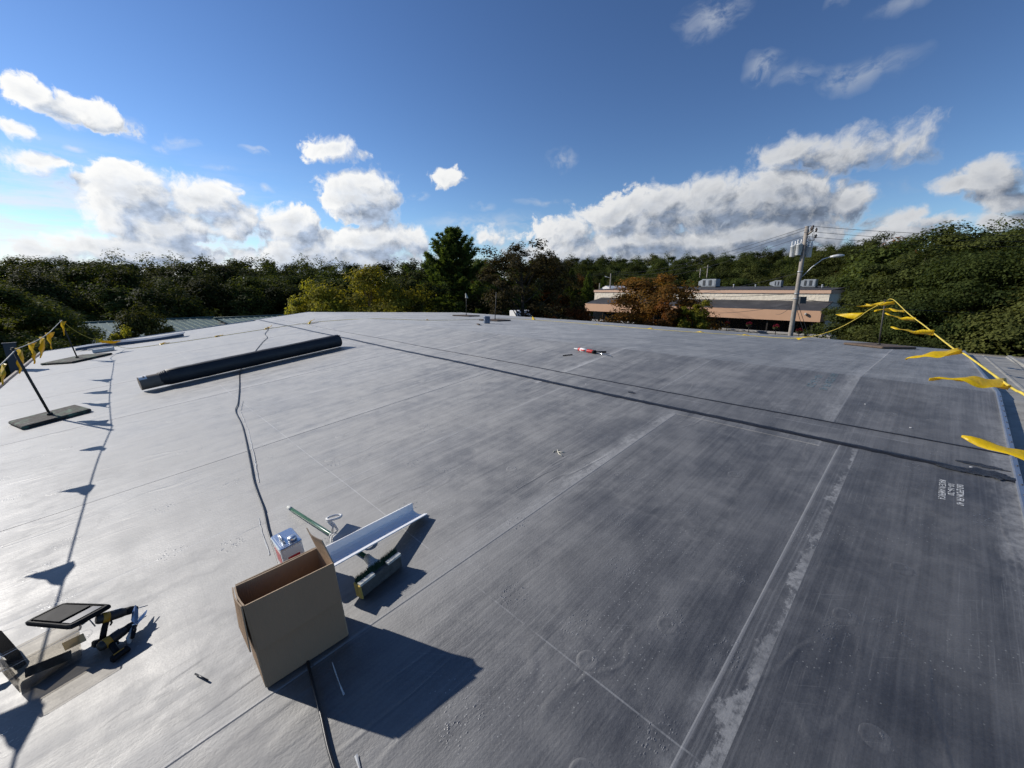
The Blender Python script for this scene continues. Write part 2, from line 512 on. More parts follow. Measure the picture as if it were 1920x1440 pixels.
    # chalk snap lines across the laps
    cu = k.m('ABSOLUTE', k.m('SUBTRACT', k.m('ADD', U, k.m('MULTIPLY', V, 0.022)), 1.148))
    cu2 = k.m('ABSOLUTE', k.m('SUBTRACT', k.m('ADD', U, k.m('MULTIPLY', V, 0.01)), 4.28))
    snap = k.m('MULTIPLY', k.step(k.m('MINIMUM', cu, cu2), 0.005, 0.002), k.step(k.noise(uv, 2.2, 5, 0.7), 0.38, 0.56))
    # boot prints: patches of smooth tread dots, their glints painted in as light specks
    cells = k.new('ShaderNodeTexVoronoi', voronoi_dimensions='2D')
    k.put(cells.inputs['Vector'], k.v('MULTIPLY', uv, (2.3, 2.6, 1)))
    cells.inputs['Scale'].default_value = 1.0
    shape = k.step(cells.outputs['Distance'], 0.26, 0.12)
    on = k.m('GREATER_THAN', k.sep(cells.outputs['Color'])[0], 0.52)
    dots = k.step(k.voro(k.v('MULTIPLY', uv, (62, 95, 1)), 1.0, 'F1'), 0.40, 0.22)
    gatep = k.step(k.noise(uv, 26.0, 3, 0.6), 0.45, 0.58)
    prints = k.m('MULTIPLY', k.m('MULTIPLY', shape, on), k.m('MULTIPLY', dots, gatep))
    stain = k.noise(k.v('ADD', uv, (11, 4, 0)), 0.75, 5, 0.55)
    ring = k.m('MULTIPLY', k.step(k.m('ABSOLUTE', k.m('SUBTRACT', stain, 0.54)), 0.014, 0.002), 0.5)
    pool = k.step(stain, 0.54, 0.60)
    dust = k.m('ADD', k.m('MULTIPLY', dust, k.m('SUBTRACT', 1.0, k.m('MULTIPLY', pool, 0.20))), k.m('MULTIPLY', ring, 0.30), None, True)
    grit = k.m('MULTIPLY', k.step(k.voro(uv, 23.0, dims='2D'), 0.07, 0.045), k.step(k.noise(uv, 1.9, 4, 0.6, dims='2D'), 0.54, 0.66))
    base = k.mix(dust, (0.012, 0.0122, 0.013), (0.067, 0.0665, 0.066))
    base = k.mix(k.m('MULTIPLY', grit, 0.6), base, (0.33, 0.33, 0.31))
    tone = k.m('ADD', 0.82, k.m('MULTIPLY', rnd, 0.40))
    base = k.mix(1.0, base, k.xyz(tone, tone, tone), 'MULTIPLY')
    base = k.mix(k.m('MULTIPLY', chalk, 0.62), base, (0.30, 0.30, 0.295))
    base = k.mix(k.m('MULTIPLY', lines, 0.26), base, (0.17, 0.17, 0.17))
    base = k.mix(hem, base, (0.16, 0.16, 0.16))
    base = k.mix(k.m('MAXIMUM', k.m('MULTIPLY', scr, 0.16), k.m('MULTIPLY', snap, 0.5)), base, (0.30, 0.30, 0.29))
    base = k.mix(k.m('MULTIPLY', prints, 0.7), base, k.mix(k.step(gr, 0.45, 0.60), (0.015, 0.015, 0.017), (0.17, 0.17, 0.165)))
    k.put(b.inputs['Base Color'], base)
    rough = k.mixf(dust, MEM_R0, MEM_R1)
    rough = k.mixf(k.m('MULTIPLY', prints, 1.0), rough, 0.30)
    rough = k.mixf(chalk, rough, 0.75)
    k.put(b.inputs['Roughness'], rough)
    sps = k.m('ADD', k.m('MULTIPLY', st1, 0.28), k.m('MULTIPLY', st2, 0.22))
    sps = k.m('ADD', sps, k.m('MULTIPLY', cl2, 0.30))
    sps = k.m('ADD', sps, k.m('MULTIPLY', gr, 0.20))
    k.put(b.inputs['Specular IOR Level'], k.step(sps, 0.36, 0.64, MEM_SPEC * 0.84, MEM_SPEC * 1.20))
    b.inputs['IOR'].default_value = 2.2
    tg = k.new('ShaderNodeTangent', direction_type='UV_MAP', uv_map='UVMap')
    b.inputs['Anisotropic'].default_value = MEM_ANISO
    b.inputs['Anisotropic Rotation'].default_value = MEM_AROT
    k.t.links.new(tg.outputs[0], b.inputs['Tangent'])
    k.put(b.inputs['Sheen Weight'], k.mixf(dust, MEM_SHEEN * 0.6, MEM_SHEEN))
    b.inputs['Sheen Roughness'].default_value = 0.45
    hgt = k.m('ADD', k.m('MULTIPLY', st1, 0.34), k.m('MULTIPLY', st2, 0.13))
    hgt = k.m('ADD', hgt, k.m('MULTIPLY', cl2, 0.55))
    hgt = k.m('ADD', hgt, k.m('MULTIPLY', gr, 0.16))
    hgt = k.m('ADD', hgt, k.m('MULTIPLY', prints, 0.25))
    # wrinkles and ripples in the sheet
    wr = k.noise(k.v('MULTIPLY', k.v('ADD', wob, (5, 9, 0)), (1.1, 3.2, 1)), 1.0, 2, 0.5, 0.6)
    crease = k.step(k.m('ABSOLUTE', k.m('SUBTRACT', wr, 0.5)), 0.05, 0.0)
    crease = k.m('MULTIPLY', crease, k.step(k.noise(uv, 0.9, 2, 0.5), 0.48, 0.62))
    n1 = k.bump(hgt, 0.50, 0.009)
    k.put(b.inputs['Normal'], k.bump(k.m('ADD', k.m('MULTIPLY', crease, 0.30), k.m('MULTIPLY', wr, 0.55)), 0.5, 0.010, n1))
    return m


MEM_R0, MEM_R1, MEM_SPEC, MEM_SHEEN = 0.52, 0.71, 0.5, 0.19
MEM_ANISO, MEM_AROT = 0.60, 0.0
M = {}
M['membrane'] = membrane_mat()
M['sealant'] = plain('black_sealant', (0.018, 0.019, 0.022), 0.42, var=0.3, scale=9, bump=0.3)
M['steel_strip'] = plain('dull_steel', (0.42, 0.44, 0.47), 0.38, 0.75, scale=12)
M['screw'] = plain('screw_steel', (0.10, 0.10, 0.11), 0.45, 0.6)

# ================================================================== ground and hills
def rng(seed): return np.random.RandomState(seed)


def smooth(x, a, b):
    t = min(1, max(0, (x - a) / (b - a))); return t * t * (3 - 2 * t)


def terrain(x, y):
    d = math.hypot(x, y); a = math.degrees(math.atan2(x, y))
    left = -2.6 * smooth(-a, 8, 24) * smooth(d, 34, 50) + 5.0 * smooth(-a, 8, 24) * smooth(d, 60, 130)
    mid = 11.0 * smooth(a, -10, 4) * smooth(d, 110, 230)
    right = 9.0 * smooth(a, 38, 56) * smooth(d, 45, 110)
    if abs(a) > 90: left *= 0.3; mid *= 0.3; right *= 0.3
    far = 6 * smooth(d, 260, 700)
    return left + mid + right * (1 - smooth(d, 110, 230) * 0.6) + far


def ground_mat():
    m, k, b = new_mat('lawn_and_soil')
    tc = k.new('ShaderNodeTexCoord').outputs['Object']
    n = k.noise(tc, 0.12, 8, 0.6); n2 = k.noise(tc, 3.0, 4, 0.6)
    c = k.mix(k.step(n, 0.4, 0.62), (0.035, 0.05, 0.018), (0.075, 0.085, 0.03))
    c = k.mix(k.m('MULTIPLY', n2, 0.5), c, (0.05, 0.045, 0.03))
    k.put(b.inputs['Base Color'], c); b.inputs['Roughness'].default_value = 0.9
    k.put(b.inputs['Normal'], k.bump(n2, 0.6, 0.1))
    return m


def build_ground():
    rad = [0, 6, 12, 20, 28, 36, 44, 52, 62, 75, 90, 110, 130, 155, 180, 210, 240, 280, 340, 420, 520, 700, 1000, 1600, 2600]
    na = 120
    vs = [(0, 0, 0.0)]
    for r in rad[1:]:
        for k in range(na):
            a = 2 * math.pi * k / na
            x, y = r * math.sin(a), r * math.cos(a)
            vs.append((x, y, terrain(x, y)))
    fs = [(0, 1 + (k + 1) % na, 1 + k) for k in range(na)]
    for i in range(len(rad) - 2):
        for k in range(na):
            p = 1 + i * na + k; q = 1 + i * na + (k + 1) % na
            fs.append((p, q, q + na, p + na))
    o = MB().add(vs, fs, 0, True).build('ground', ground_mat())
    tag(o, 'grassy ground around the building and up the wooded hills', None, None, 'structure')


build_ground()

# ================================================================== the roof we stand on
EDGE_V = -0.55
FAR_EDGE = [(-0.8, 12.4), (2.5, 13.6), (9.8, 14.35), (22.0, 14.55)]   # (v, u) of the far eave


def far_u(v):
    for (v0, u0), (v1, u1) in zip(FAR_EDGE, FAR_EDGE[1:]):
        if v <= v1: return u0 + (u1 - u0) * (v - v0) / (v1 - v0)
    return FAR_EDGE[-1][1]


def rake_v(u):                     # left rake of the building
    return 18.9 + (u + 2.0) * 0.075 if u < UR else 19.5 + (u - UR) * 0.02


roof = thing('roof', 'wide low pitched roof covered with dusty black rubber sheets, under everything in front', 'roof', Matrix.Identity(4))
roof['kind'] = 'structure'


def sheet(u0, u1, v0, v1, lift, nu, name='membrane_sheet', ufun=None):
    """one rubber sheet: top grid with thin edges, UV in metres and distance to its long edges"""
    r = random.Random(int((u0 * 31 + v0 * 17) * 100))
    nv = 6
    top = []; uvs = []; laps = []
    for i in range(nu + 1):
        for j in range(nv + 1):
            v = v0 + (v1 - v0) * j / nv
            ue = ufun(v) if ufun else u1
            u = u0 + (ue - u0) * i / nu
            wav = 0.0008 * math.sin(u * 2.1 + v * 3.7 + r.random() * 0.3)
            top.append(RP(u, v, lift + 0.004 + wav)); uvs.append((u, v)); laps.append((abs(v - v0), abs(v1 - v)))
    W = nv + 1
    fs = [(i * W + j, (i + 1) * W + j, (i + 1) * W + j + 1, i * W + j + 1) for i in range(nu) for j in range(nv)]
    per = [j for j in range(W)] + [i * W + nv for i in range(1, nu + 1)] + [nu * W + j for j in reversed(range(nv))] + [i * W for i in reversed(range(1, nu))]
    b = len(top)
    for q in per:
        i_, j_ = divmod(q, W)
        outw = (GX * (0.010 if j_ == nv else -0.010 if j_ == 0 else 0)) + (HX * (0.006 if i_ == nu else -0.006 if i_ == 0 else 0))
        top.append(top[q] - N1 * 0.0042 + outw); uvs.append(uvs[q]); laps.append(laps[q])
    n = len(per)
    for i in range(n):
        j = (i + 1) % n
        fs.append((per[i], per[j], b + j, b + i))
    me = bpy.data.meshes.new(name)
    me.from_pydata([tuple(q) for q in top], [], fs)
    me.materials.append(M['membrane'])
    li = np.zeros(len(me.loops), np.int32); me.loops.foreach_get('vertex_index', li)
    for nm, arr in (('UVMap', uvs), ('Lap', laps)):
        lay = me.uv_layers.new(name=nm)
        lay.data.foreach_set('uv', np.asarray(arr, np.float32)[li].ravel())
    me.update()
    # normals up
    if me.polygons[0].normal.z < 0: me.flip_normals()
    return link(name, me, roof)


# deck below the rubber, with walls: the building itself
def build_deck():
    b = MB()
    # closed body: near slope + far slope + walls down to the ground
    ring = [(UE, EDGE_V - 22), (UE, rake_v(UE)), (UR, rake_v(UR)), (far_u(21), rake_v(far_u(21))), (far_u(2.5), 2.5), (far_u(EDGE_V), EDGE_V), (far_u(EDGE_V) - 0.6, EDGE_V - 22), (UR, EDGE_V - 22)]
    P = [RP(u, v, -0.085) for u, v in ring]
    Bq = [Vector((p.x, p.y, 0)) + (RP(7, 3) - p).normalized() * 0.35 for p in P]
    for q in Bq: q.z = -0.2
    n = len(P)
    b.add(P, [(0, 7, 2, 1), (7, 6, 5, 4), (7, 4, 3, 2)])
    b.add(P + Bq, [(i, (i + 1) % n, n + (i + 1) % n, n + i) for i in range(n)], 1)
    o = b.build('roof_deck', [plain('insulation_board', (0.30, 0.26, 0.18), 0.8), plain('block_wall', (0.34, 0.33, 0.31), 0.8, scale=2)], roof)
    return o


build_deck()

low_laps = [EDGE_V, 0.25, 1.635, 3.03, 4.53, 5.93, 7.35, 8.75, 10.15, 11.6, 13.0, 14.4, 15.85, 17.3, 18.95]
up_laps = [EDGE_V, 0.47, 2.0, 3.52, 5.03, 6.54, 8.05, 9.57, 11.1, 12.6, 14.1, 15.6, 17.1, 18.4, 19.45]
SEAM, SEAM2 = 3.985, 4.40
for i, (a, b_) in enumerate(zip(low_laps, low_laps[1:])):
    last = i == len(low_laps) - 2
    sheet(UE, SEAM, a - (0.0 if i == 0 else 0.0), b_ + (0 if last else 0.10), 0.0 + 0.0025 * (1 - (i % 2)), 24)
for i, (a, b_) in enumerate(zip(up_laps, up_laps[1:])):
    last = i == len(up_laps) - 2
    lift = 0.0025 * (i % 2)
    sheet(SEAM - 0.12, UR, a, b_ + (0 if last else 0.11), lift + 0.0005, 8)
    sheet(UR, 14, a, b_ + (0 if last else 0.11), lift + 0.0005, 10, ufun=lambda v: far_u(v))
# cover strip between the two sealed seams, lying over the laps
sheet(SEAM, SEAM2, EDGE_V + 0.005, 19.2, 0.0060, 2)


def sealant_bead(u, w0, w1, v0, v1, lift, seed, name='seam_sealant'):
    r = random.Random(seed)
    b = MB(); n = int((v1 - v0) / 0.07)
    rows = []
    for i in range(n + 1):
        v = v0 + (v1 - v0) * i / n
        c = u + 0.010 * math.sin(v * 1.3 + seed) + r.uniform(-0.004, 0.004)
        w = w0 + (w1 - w0) * r.random()
        rows.append([RP(c - w, v, lift - 0.004), RP(c - w * 0.5, v, lift + 0.003), RP(c + w * 0.5, v, lift + 0.0035), RP(c + w, v, lift - 0.004)])
    b.loft(rows, closed=False, cap=False, smooth=True)
    o = b.build(name, M['sealant'], roof)
    if o.data.polygons[0].normal.z < 0: o.data.flip_normals()
    return o


sealant_bead(SEAM, 0.030, 0.042, EDGE_V, 19.2, 0.0125, 1)
sealant_bead(SEAM2, 0.010, 0.017, EDGE_V, 19.2, 0.0125, 2)


M['smear'] = plain('thin_adhesive', (0.026, 0.027, 0.030), 0.5, var=0.5, scale=25, bump=0.5, dirt=(0.055, 0.056, 0.06), dirt_amt=0.8)


def smear(pts, lift, name='adhesive_smear'):
    b = MB(); c = Vector((0, 0, 0))
    P = [RP(u, v, lift) for u, v in pts]
    for q in P: c += q
    c /= len(P)
    low = [q - N1 * 0.004 for q in P]
    n = len(P)
    b.add([c] + P + low, [(0, 1 + i, 1 + (i + 1) % n) for i in range(n)] + [(1 + i, 1 + n + i, 1 + n + (i + 1) % n, 1 + (i + 1) % n) for i in range(n)])
    o = b.build(name, M['smear'], roof)
    if o.data.polygons[0].normal.z < 0: o.data.flip_normals()


rr = random.Random(5)


def blob_smear(u, v, ru, rv, lift, seed):
    r = random.Random(seed); n = 26
    smear([(u + ru * math.cos(6.283 * k / n) * r.uniform(.55, 1.1), v - rv * math.sin(6.283 * k / n) * r.uniform(.7, 1.1)) for k in range(n)], lift)


blob_smear(3.99, -0.43, 0.07, 0.11, 0.0165, 1)
blob_smear(4.11, -0.40, 0.03, 0.12, 0.0150, 2)
blob_smear(3.96, -0.30, 0.03, 0.14, 0.0158, 3)
smear([(4.17, 2.36), (4.20, 2.32), (4.17, 2.26), (4.15, 2.28), (4.145, 2.34)], 0.0145)

# fastener plates telegraphing through the rubber
M_plate = M['membrane']


def plate_mesh():
    b = MB(); n = 18
    prof = [(0.060, -0.003), (0.044, 0.0002), (0.036, 0.0008), (0.027, 0.0001), (0.012, 0.0002), (0.007, 0.0009), (0.001, 0.0010)]
    b.lathe(prof, n, cap=False)
    o = b.build('fastener_bump', M['membrane'], roof)
    for nm in ('UVMap', 'Lap'):
        lay = o.data.uv_layers.new(name=nm)
        n_l = len(o.data.loops)
        if nm == 'Lap':
            lay.data.foreach_set('uv', np.tile(np.array([0.7, 0.6], np.float32), n_l))
        else:
            li = np.zeros(n_l, np.int32); o.data.loops.foreach_get('vertex_index', li)
            co = np.array([q.co[:2] for q in o.data.vertices], np.float32) + np.array([2.37, 0.93], np.float32)
            lay.data.foreach_set('uv', co[li].ravel())
    return o


plate0 = None


def plate_lift(u, v):
    laps = low_laps if u < SEAM else up_laps
    i = max(k for k in range(len(laps)) if laps[k] <= v) if v > laps[0] else 0
    return (0.0025 * (1 - i % 2) if u < SEAM else 0.0025 * (i % 2)) + 0.0042


rp = random.Random(11)
spots = []
for lv in low_laps[1:9]:
    for u in np.arange(-1.6, 3.8, 0.92):
        spots.append((u + rp.uniform(-.03, .03), lv + 0.55 + rp.uniform(-.04, .04)))
        if rp.random() < 0.5: spots.append((u + 0.3 + rp.uniform(-.03, .03), lv + 1.05 + rp.uniform(-.04, .04)))
for u, v in ((4.9, -0.15), (4.9, 0.12), (5.3, -0.2), (4.55, 0.05), (3.3, 0.02), (2.6, -0.1), (2.1, 0.05), (1.6, -0.1), (1.55, 0.6), (2.3, 0.75), (0.85, 0.55)):
    spots.append((u, v))
for u, v in spots:
    if u > 5.9: continue
    if plate0 is None:
        o = plate0 = plate_mesh()
    else:
        o = plate0.copy(); COL.objects.link(o)
    o.matrix_world = RM(u, v, plate_lift(u, v), 0.0)

# steel termination bar with screws along the right edge, and the ribbed steel roof beyond
for (ua, ub) in ((UE, UR), (UR, far_u(EDGE_V) - 0.02)):
    b = MB(); n = 8; rows = []
    for i in range(n + 1):
        u = ua + (ub - ua) * i / n
        rows.append([RP(u, EDGE_V + 0.012, 0.014), RP(u, EDGE_V + 0.004, 0.018), RP(u, EDGE_V - 0.020, 0.012), RP(u, EDGE_V - 0.026, -0.002), RP(u, EDGE_V - 0.026, -0.06), RP(u, EDGE_V + 0.0, -0.06)])
    b.loft(rows, closed=True, cap=True)
    b.build('edge_strip', M['steel_strip'], roof)
scr = MB().lathe([(0.007, 0), (0.007, 0.003), (0.004, 0.005)], 8).build('edge_screw', M['screw'], roof)
scr.matrix_world = RM(UE + 0.2, EDGE_V - 0.012, 0.013)
for i in range(1, 52):
    u = UE + 0.2 + 0.15 * i
    if u > 11: break
    o = scr.copy(); COL.objects.link(o); o.matrix_world = RM(u, EDGE_V - 0.012, 0.013)


def ribbed_panels():
    mt = plain('weathered_panel_steel', (0.34, 0.325, 0.285), 0.6, 0.1, var=0.18, scale=3, dirt=(0.12, 0.10, 0.08), dirt_amt=0.5)
    W = 0.61
    v = EDGE_V - 0.026
    i = 0
    while v > -12:
        prof = [(0, 0), (-0.03, 0.002), (-0.22, 0.002), (-0.235, 0.010), (-0.255, 0.010), (-0.27, 0.002), (-0.52, 0.002), (-0.545, 0.045), (-0.585, 0.045), (-W, 0.0)]
        b = MB()
        rows = []
        for u in (UE, UR - 0.02, UR + 0.02, far_u(EDGE_V) - 0.25):
            rows.append([RP(u, v + q, -0.052 + hh) for q, hh in prof])
        b.loft(rows, closed=False, cap=False)
        o = b.build('steel_panel', mt, roof)
        if o.data.polygons[2].normal.z < 0: o.data.flip_normals()
        v -= W; i += 1


ribbed_panels()

# eave trim along the low left edge and the rake
b = MB()
rows = []
for v in (EDGE_V, 6, 12, rake_v(UE)):
    rows.append([RP(UE + 0.03, v, 0.012), RP(UE + 0.0, v, 0.03), RP(UE - 0.05, v, 0.03), RP(UE - 0.05, v, -0.14), RP(UE + 0.03, v, -0.14)])
b.loft(rows)
b.build('eave_trim', plain('rusty_trim', (0.07, 0.045, 0.035), 0.6, 0.2), roof)
b = MB(); rows = []
for u in (UE, 2, UR):
    v = rake_v(u); rows.append([RP(u, v - 0.01, 0.008), RP(u, v - 0.005, 0.016), RP(u, v + 0.04, 0.014), RP(u, v + 0.04, -0.15), RP(u, v - 0.01, -0.15)])
b.loft(rows)
b.build('rake_trim', M['steel_strip'], roof)

# ================================================================== trees
def leaf_mat(name, dark, light, trans=0.35, rough=0.75, spec=0.09):
    m, k, b = new_mat(name)
    tint = k.attr('tint')
    rnd = k.new('ShaderNodeObjectInfo').outputs['Random']
    c = k.mix(tint, dark, light)
    hs = k.new('ShaderNodeHueSaturation')
    k.put(hs.inputs['Hue'], k.step(rnd, 0, 1, 0.485, 0.515, 'LINEAR'))
    k.put(hs.inputs['Value'], k.step(k.m('FRACT', k.m('MULTIPLY', rnd, 7.3)), 0, 1, 0.58, 1.22, 'LINEAR'))
    hs.inputs['Saturation'].default_value = 1.0
    k.put(hs.inputs['Color'], c)
    k.put(b.inputs['Base Color'], hs.outputs[0])
    b.inputs['Roughness'].default_value = rough
    b.inputs['Specular IOR Level'].default_value = spec
    tr = k.new('ShaderNodeBsdfTranslucent')
    k.put(tr.inputs['Color'], k.mix(1.0, hs.outputs[0], (1.25, 1.2, 0.5), 'MULTIPLY'))
    mx = k.new('ShaderNodeMixShader'); mx.inputs[0].default_value = trans
    k.t.links.new(b.outputs[0], mx.inputs[1]); k.t.links.new(tr.outputs[0], mx.inputs[2])
    out = k.t.nodes['Material Output']
    k.t.links.new(mx.outputs[0], out.inputs['Surface'])
    return m


M['bark'] = plain('bark', (0.07, 0.058, 0.045), 0.9, var=0.35, scale=4, bump=0.6, spec=0.2)
M['leaf_green'] = leaf_mat('leaf_green', (0.030, 0.044, 0.012), (0.110, 0.128, 0.032), 0.4)
M['leaf_olive'] = leaf_mat('leaf_olive', (0.034, 0.045, 0.013), (0.128, 0.140, 0.036))
M['leaf_yellow'] = leaf_mat('leaf_yellow', (0.11, 0.12, 0.018), (0.36, 0.32, 0.045), 0.48)
M['leaf_rust'] = leaf_mat('leaf_rust', (0.12, 0.068, 0.020), (0.30, 0.115, 0.03), 0.42)
M['leaf_brown'] = leaf_mat('leaf_brown', (0.044, 0.042, 0.018), (0.135, 0.108, 0.042), 0.36)
M['needle'] = leaf_mat('pine_needle', (0.045, 0.075, 0.024), (0.17, 0.21, 0.055), 0.4)


def leaves_mesh(name, P, Nrm, size, tint, mat, aspect=0.62, r=None):
    """one small folded leaf quad per point"""
    n = len(P)
    a = r.normal(size=(n, 3)); a -= (a * Nrm).sum(1)[:, None] * Nrm
    a /= np.linalg.norm(a, axis=1)[:, None] + 1e-9
    bt = np.cross(Nrm, a)
    s = (size * (0.6 + 0.8 * r.random_sample(n)))[:, None] if np.ndim(size) == 0 else size[:, None]
    v = np.empty((n, 4, 3), np.float32)
    v[:, 0] = P - a * s; v[:, 1] = P + bt * s * aspect - Nrm * s * 0.12
    v[:, 2] = P + a * s; v[:, 3] = P - bt * s * aspect - Nrm * s * 0.12
    me = bpy.data.meshes.new(name)
    me.vertices.add(n * 4); me.loops.add(n * 4); me.polygons.add(n)
    me.vertices.foreach_set('co', v.ravel())
    me.loops.foreach_set('vertex_index', np.arange(n * 4, dtype=np.int32))
    me.polygons.foreach_set('loop_start', np.arange(0, n * 4, 4, dtype=np.int32))
    at = me.attributes.new('tint', 'FLOAT', 'POINT')
    at.data.foreach_set('value', np.repeat(tint, 4).astype(np.float32))
    me.materials.append(mat)
    me.update(); me.validate()
    return me


def unit(r, n):
    d = r.normal(size=(n, 3)); return d / np.linalg.norm(d, axis=1)[:, None]


def broadleaf(seed, h, w, mat, leaf=0.22, clumps=60, per=150, base=0.18, open_=0.0, droop=0.0, ragged=0.25, flat=0.75, cs=1.0):
    """meshes of a broadleaf tree h tall, w wide: (trunk mesh, crown mesh), origin at the foot"""
    r = rng(seed); rd = random.Random(seed)
    cz = h * (base + 1) / 2; rz = h * (1 - base) / 2
    C = []
    tries = 0
    while len(C) < clumps and tries < 4000:
        tries += 1
        d = unit(r, 1)[0]
        rad = 0.40 + 0.58 * r.random_sample() ** 0.42
        # crown profile: fuller above the middle, a little pear shaped
        zz = d[2] * rad
        prof = (1 - 0.22 * zz) * (1 + ragged * (r.random_sample() - 0.5))
        p = np.array([d[0] * rad * w / 2 * prof, d[1] * rad * w / 2 * prof, cz + zz * rz * (1 + ragged * 0.5 * (r.random_sample() - 0.5))])
        C.append((p, rad))
    P = []; Nn = []; T = []
    for p, rad in C:
        cr = w * (0.065 + 0.070 * r.random_sample()) * (1 - 0.12 * open_) * cs
        n = int(per * (0.7 + 0.6 * r.random_sample()))
        d = unit(r, n)
        rr = r.random_sample(n) ** 0.45
        d[:, 2] = d[:, 2] * 0.85 + 0.12
        q = d * rr[:, None] * np.array([cr * 1.15, cr * 1.15, cr * flat])
        q[:, 2] -= droop * (q[:, 0] ** 2 + q[:, 1] ** 2) / cr
        out = p - np.array([0, 0, cz - rz * 0.3]); out /= np.linalg.norm(out) + 1e-9
        nn = d * 0.7 + out * 0.5 + np.array([0, 0, 0.55]) + r.normal(size=(n, 3)) * 0.45
        nn /= np.linalg.norm(nn, axis=1)[:, None]
        P.append(p + q); Nn.append(nn)
        ct = 0.15 + 0.65 * r.random_sample()
        T.append(np.clip(ct + r.normal(size=n) * 0.22, 0, 1))
    P = np.concatenate(P); Nn = np.concatenate(Nn); T = np.concatenate(T)
    crown = leaves_mesh('crown', P, Nn, leaf, T, mat, r=r)
    # trunk and limbs reaching into the clumps
    b = MB()
    tr = max(0.10, h * 0.020)
    lean = np.array([rd.uniform(-.03, .03), rd.uniform(-.03, .03)]) * h
    def axis(z):
        t = z / h
        return np.array([lean[0] * t * t, lean[1] * t * t, z])
    zs = [0, 0.15 * h, 0.35 * h, 0.55 * h, 0.78 * h]
    b.tube([axis(z) for z in zs], [tr * 1.25, tr, tr * 0.8, tr * 0.5, tr * 0.15], 7)
    order = sorted(C, key=lambda q: -q[1])[:int(22 + 30 * open_)]
    for p, rad in order:
        z0 = max(h * base * 0.7, min(h * 0.62, p[2] - abs(np.hypot(p[0], p[1])) * rd.uniform(0.5, 0.9)))
        a0 = axis(z0); mid = a0 * 0.45 + p * 0.55; mid[2] += 0.04 * h * rd.uniform(-0.6, 1)
        rb = tr * 0.34 * (1 - z0 / h * 0.6)
        b.tube([a0, a0 * 0.75 + mid * 0.25 + np.array([0, 0, -0.01 * h]), mid, p], [rb, rb * 0.85, rb * 0.55, rb * 0.15], 5)
    me = bpy.data.meshes.new('trunk')
    me.from_pydata(b.v, [], b.f); me.materials.append(M['bark'])
    me.polygons.foreach_set('use_smooth', b.sm); me.update()
    return me, crown


def pine(seed, h, w, mat):
    """white pine: whorls of upswept boughs carrying needle tufts"""
    r = rng(seed); rd = random.Random(seed)
    b = MB(); P = []; Nn = []; T = []
    tr = h * 0.016
    b.tube([(0, 0, 0), (0.05, 0, h * .3), (0, 0.06, h * .6), (0, 0, h * .97)], [tr, tr * .8, tr * .5, tr * .08], 7)
    z = h * 0.06
    while z < h * 0.985:
        t = z / h
        prof = (1 - t ** 1.5) * (0.8 + 0.2 * min(1, t / 0.2))
        L = w / 2 * max(0.07, prof * 1.12)
        nb = 7 if t < 0.8 else 5
        a0 = rd.random() * 6.28
        for j in range(nb):
            a = a0 + 6.283 * j / nb + rd.uniform(-.25, .25)
            l = L * rd.uniform(0.45, 1.2)
            rise = l * rd.uniform(0.15, 0.5) + l * 0.9 * max(0, t - 0.45)
            p0 = np.array([0, 0, z]); dirv = np.array([math.cos(a), math.sin(a), 0])
            pts = [p0 + dirv * l * s + np.array([0, 0, rise * s ** 2.0 - 0.06 * l * math.sin(s * 3.14)]) for s in (0, .35, .7, 1)]
            b.tube(pts, [tr * .30 * (1 - t * .6), tr * .2, tr * .12, tr * .03], 4)
            nt = int(5 + l * 5.5)
            for q in range(nt):
                s = 0.22 + 0.78 * (q + rd.random()) / nt
                s = min(1, s)
                side = rd.uniform(-1, 1) * 0.30 * l * (1.05 - s) * 1.2
                c = p0 + dirv * l * s + np.array([-dirv[1], dirv[0], 0]) * side + np.array([0, 0, rise * s ** 2 - 0.06 * l * math.sin(s * 3.14) + abs(side) * 0.15])
                n = 26
                d = unit(r, n); d[:, 2] = np.abs(d[:, 2]) * 0.9 + 0.15
                d = d * 0.8 + dirv * 0.55; d /= np.linalg.norm(d, axis=1)[:, None]
                P.append(c + d * 0.20); Nn.append(d); T.append(np.clip(0.42 + r.normal(size=n) * .22 + rd.uniform(-.25, .25), 0, 1))
        z += h * 0.030 * rd.uniform(0.8, 1.2)
    P = np.concatenate(P); D = np.concatenate(Nn); T = np.concatenate(T)
    n = len(P)
    # needle sprays: long thin quads along D
    side = np.cross(D, unit(r, n)); side /= np.linalg.norm(side, axis=1)[:, None] + 1e-9
    L = (0.17 + 0.08 * r.random_sample(n))[:, None]; W_ = 0.032
    v = np.empty((n, 4, 3), np.float32)
    v[:, 0] = P - D * L; v[:, 1] = P + side * W_; v[:, 2] = P + D * L; v[:, 3] = P - side * W_
    me = bpy.data.meshes.new('crown')
    me.vertices.add(n * 4); me.loops.add(n * 4); me.polygons.add(n)
    me.vertices.foreach_set('co', v.ravel())
    me.loops.foreach_set('vertex_index', np.arange(n * 4, dtype=np.int32))
    me.polygons.foreach_set('loop_start', np.arange(0, n * 4, 4, dtype=np.int32))
    at = me.attributes.new('tint', 'FLOAT', 'POINT'); at.data.foreach_set('value', np.repeat(T, 4).astype(np.float32))
    me.materials.append(mat); me.update()
    tm = bpy.data.meshes.new('trunk'); tm.from_pydata(b.v, [], b.f); tm.materials.append(M['bark'])
    tm.polygons.foreach_set('use_smooth', b.sm); tm.update()
    return tm, me


def plant_tree(name, meshes, loc, label, cat='tree', group=None, rot=0.0, s=1.0, sz=None):
    t = thing(name, label, cat, None, group)
    t.location = loc; t.rotation_euler = (0, 0, rot); t.scale = (s, s, sz or s)
    link('trunk', meshes[0], t); link('crown', meshes[1], t)
    return t


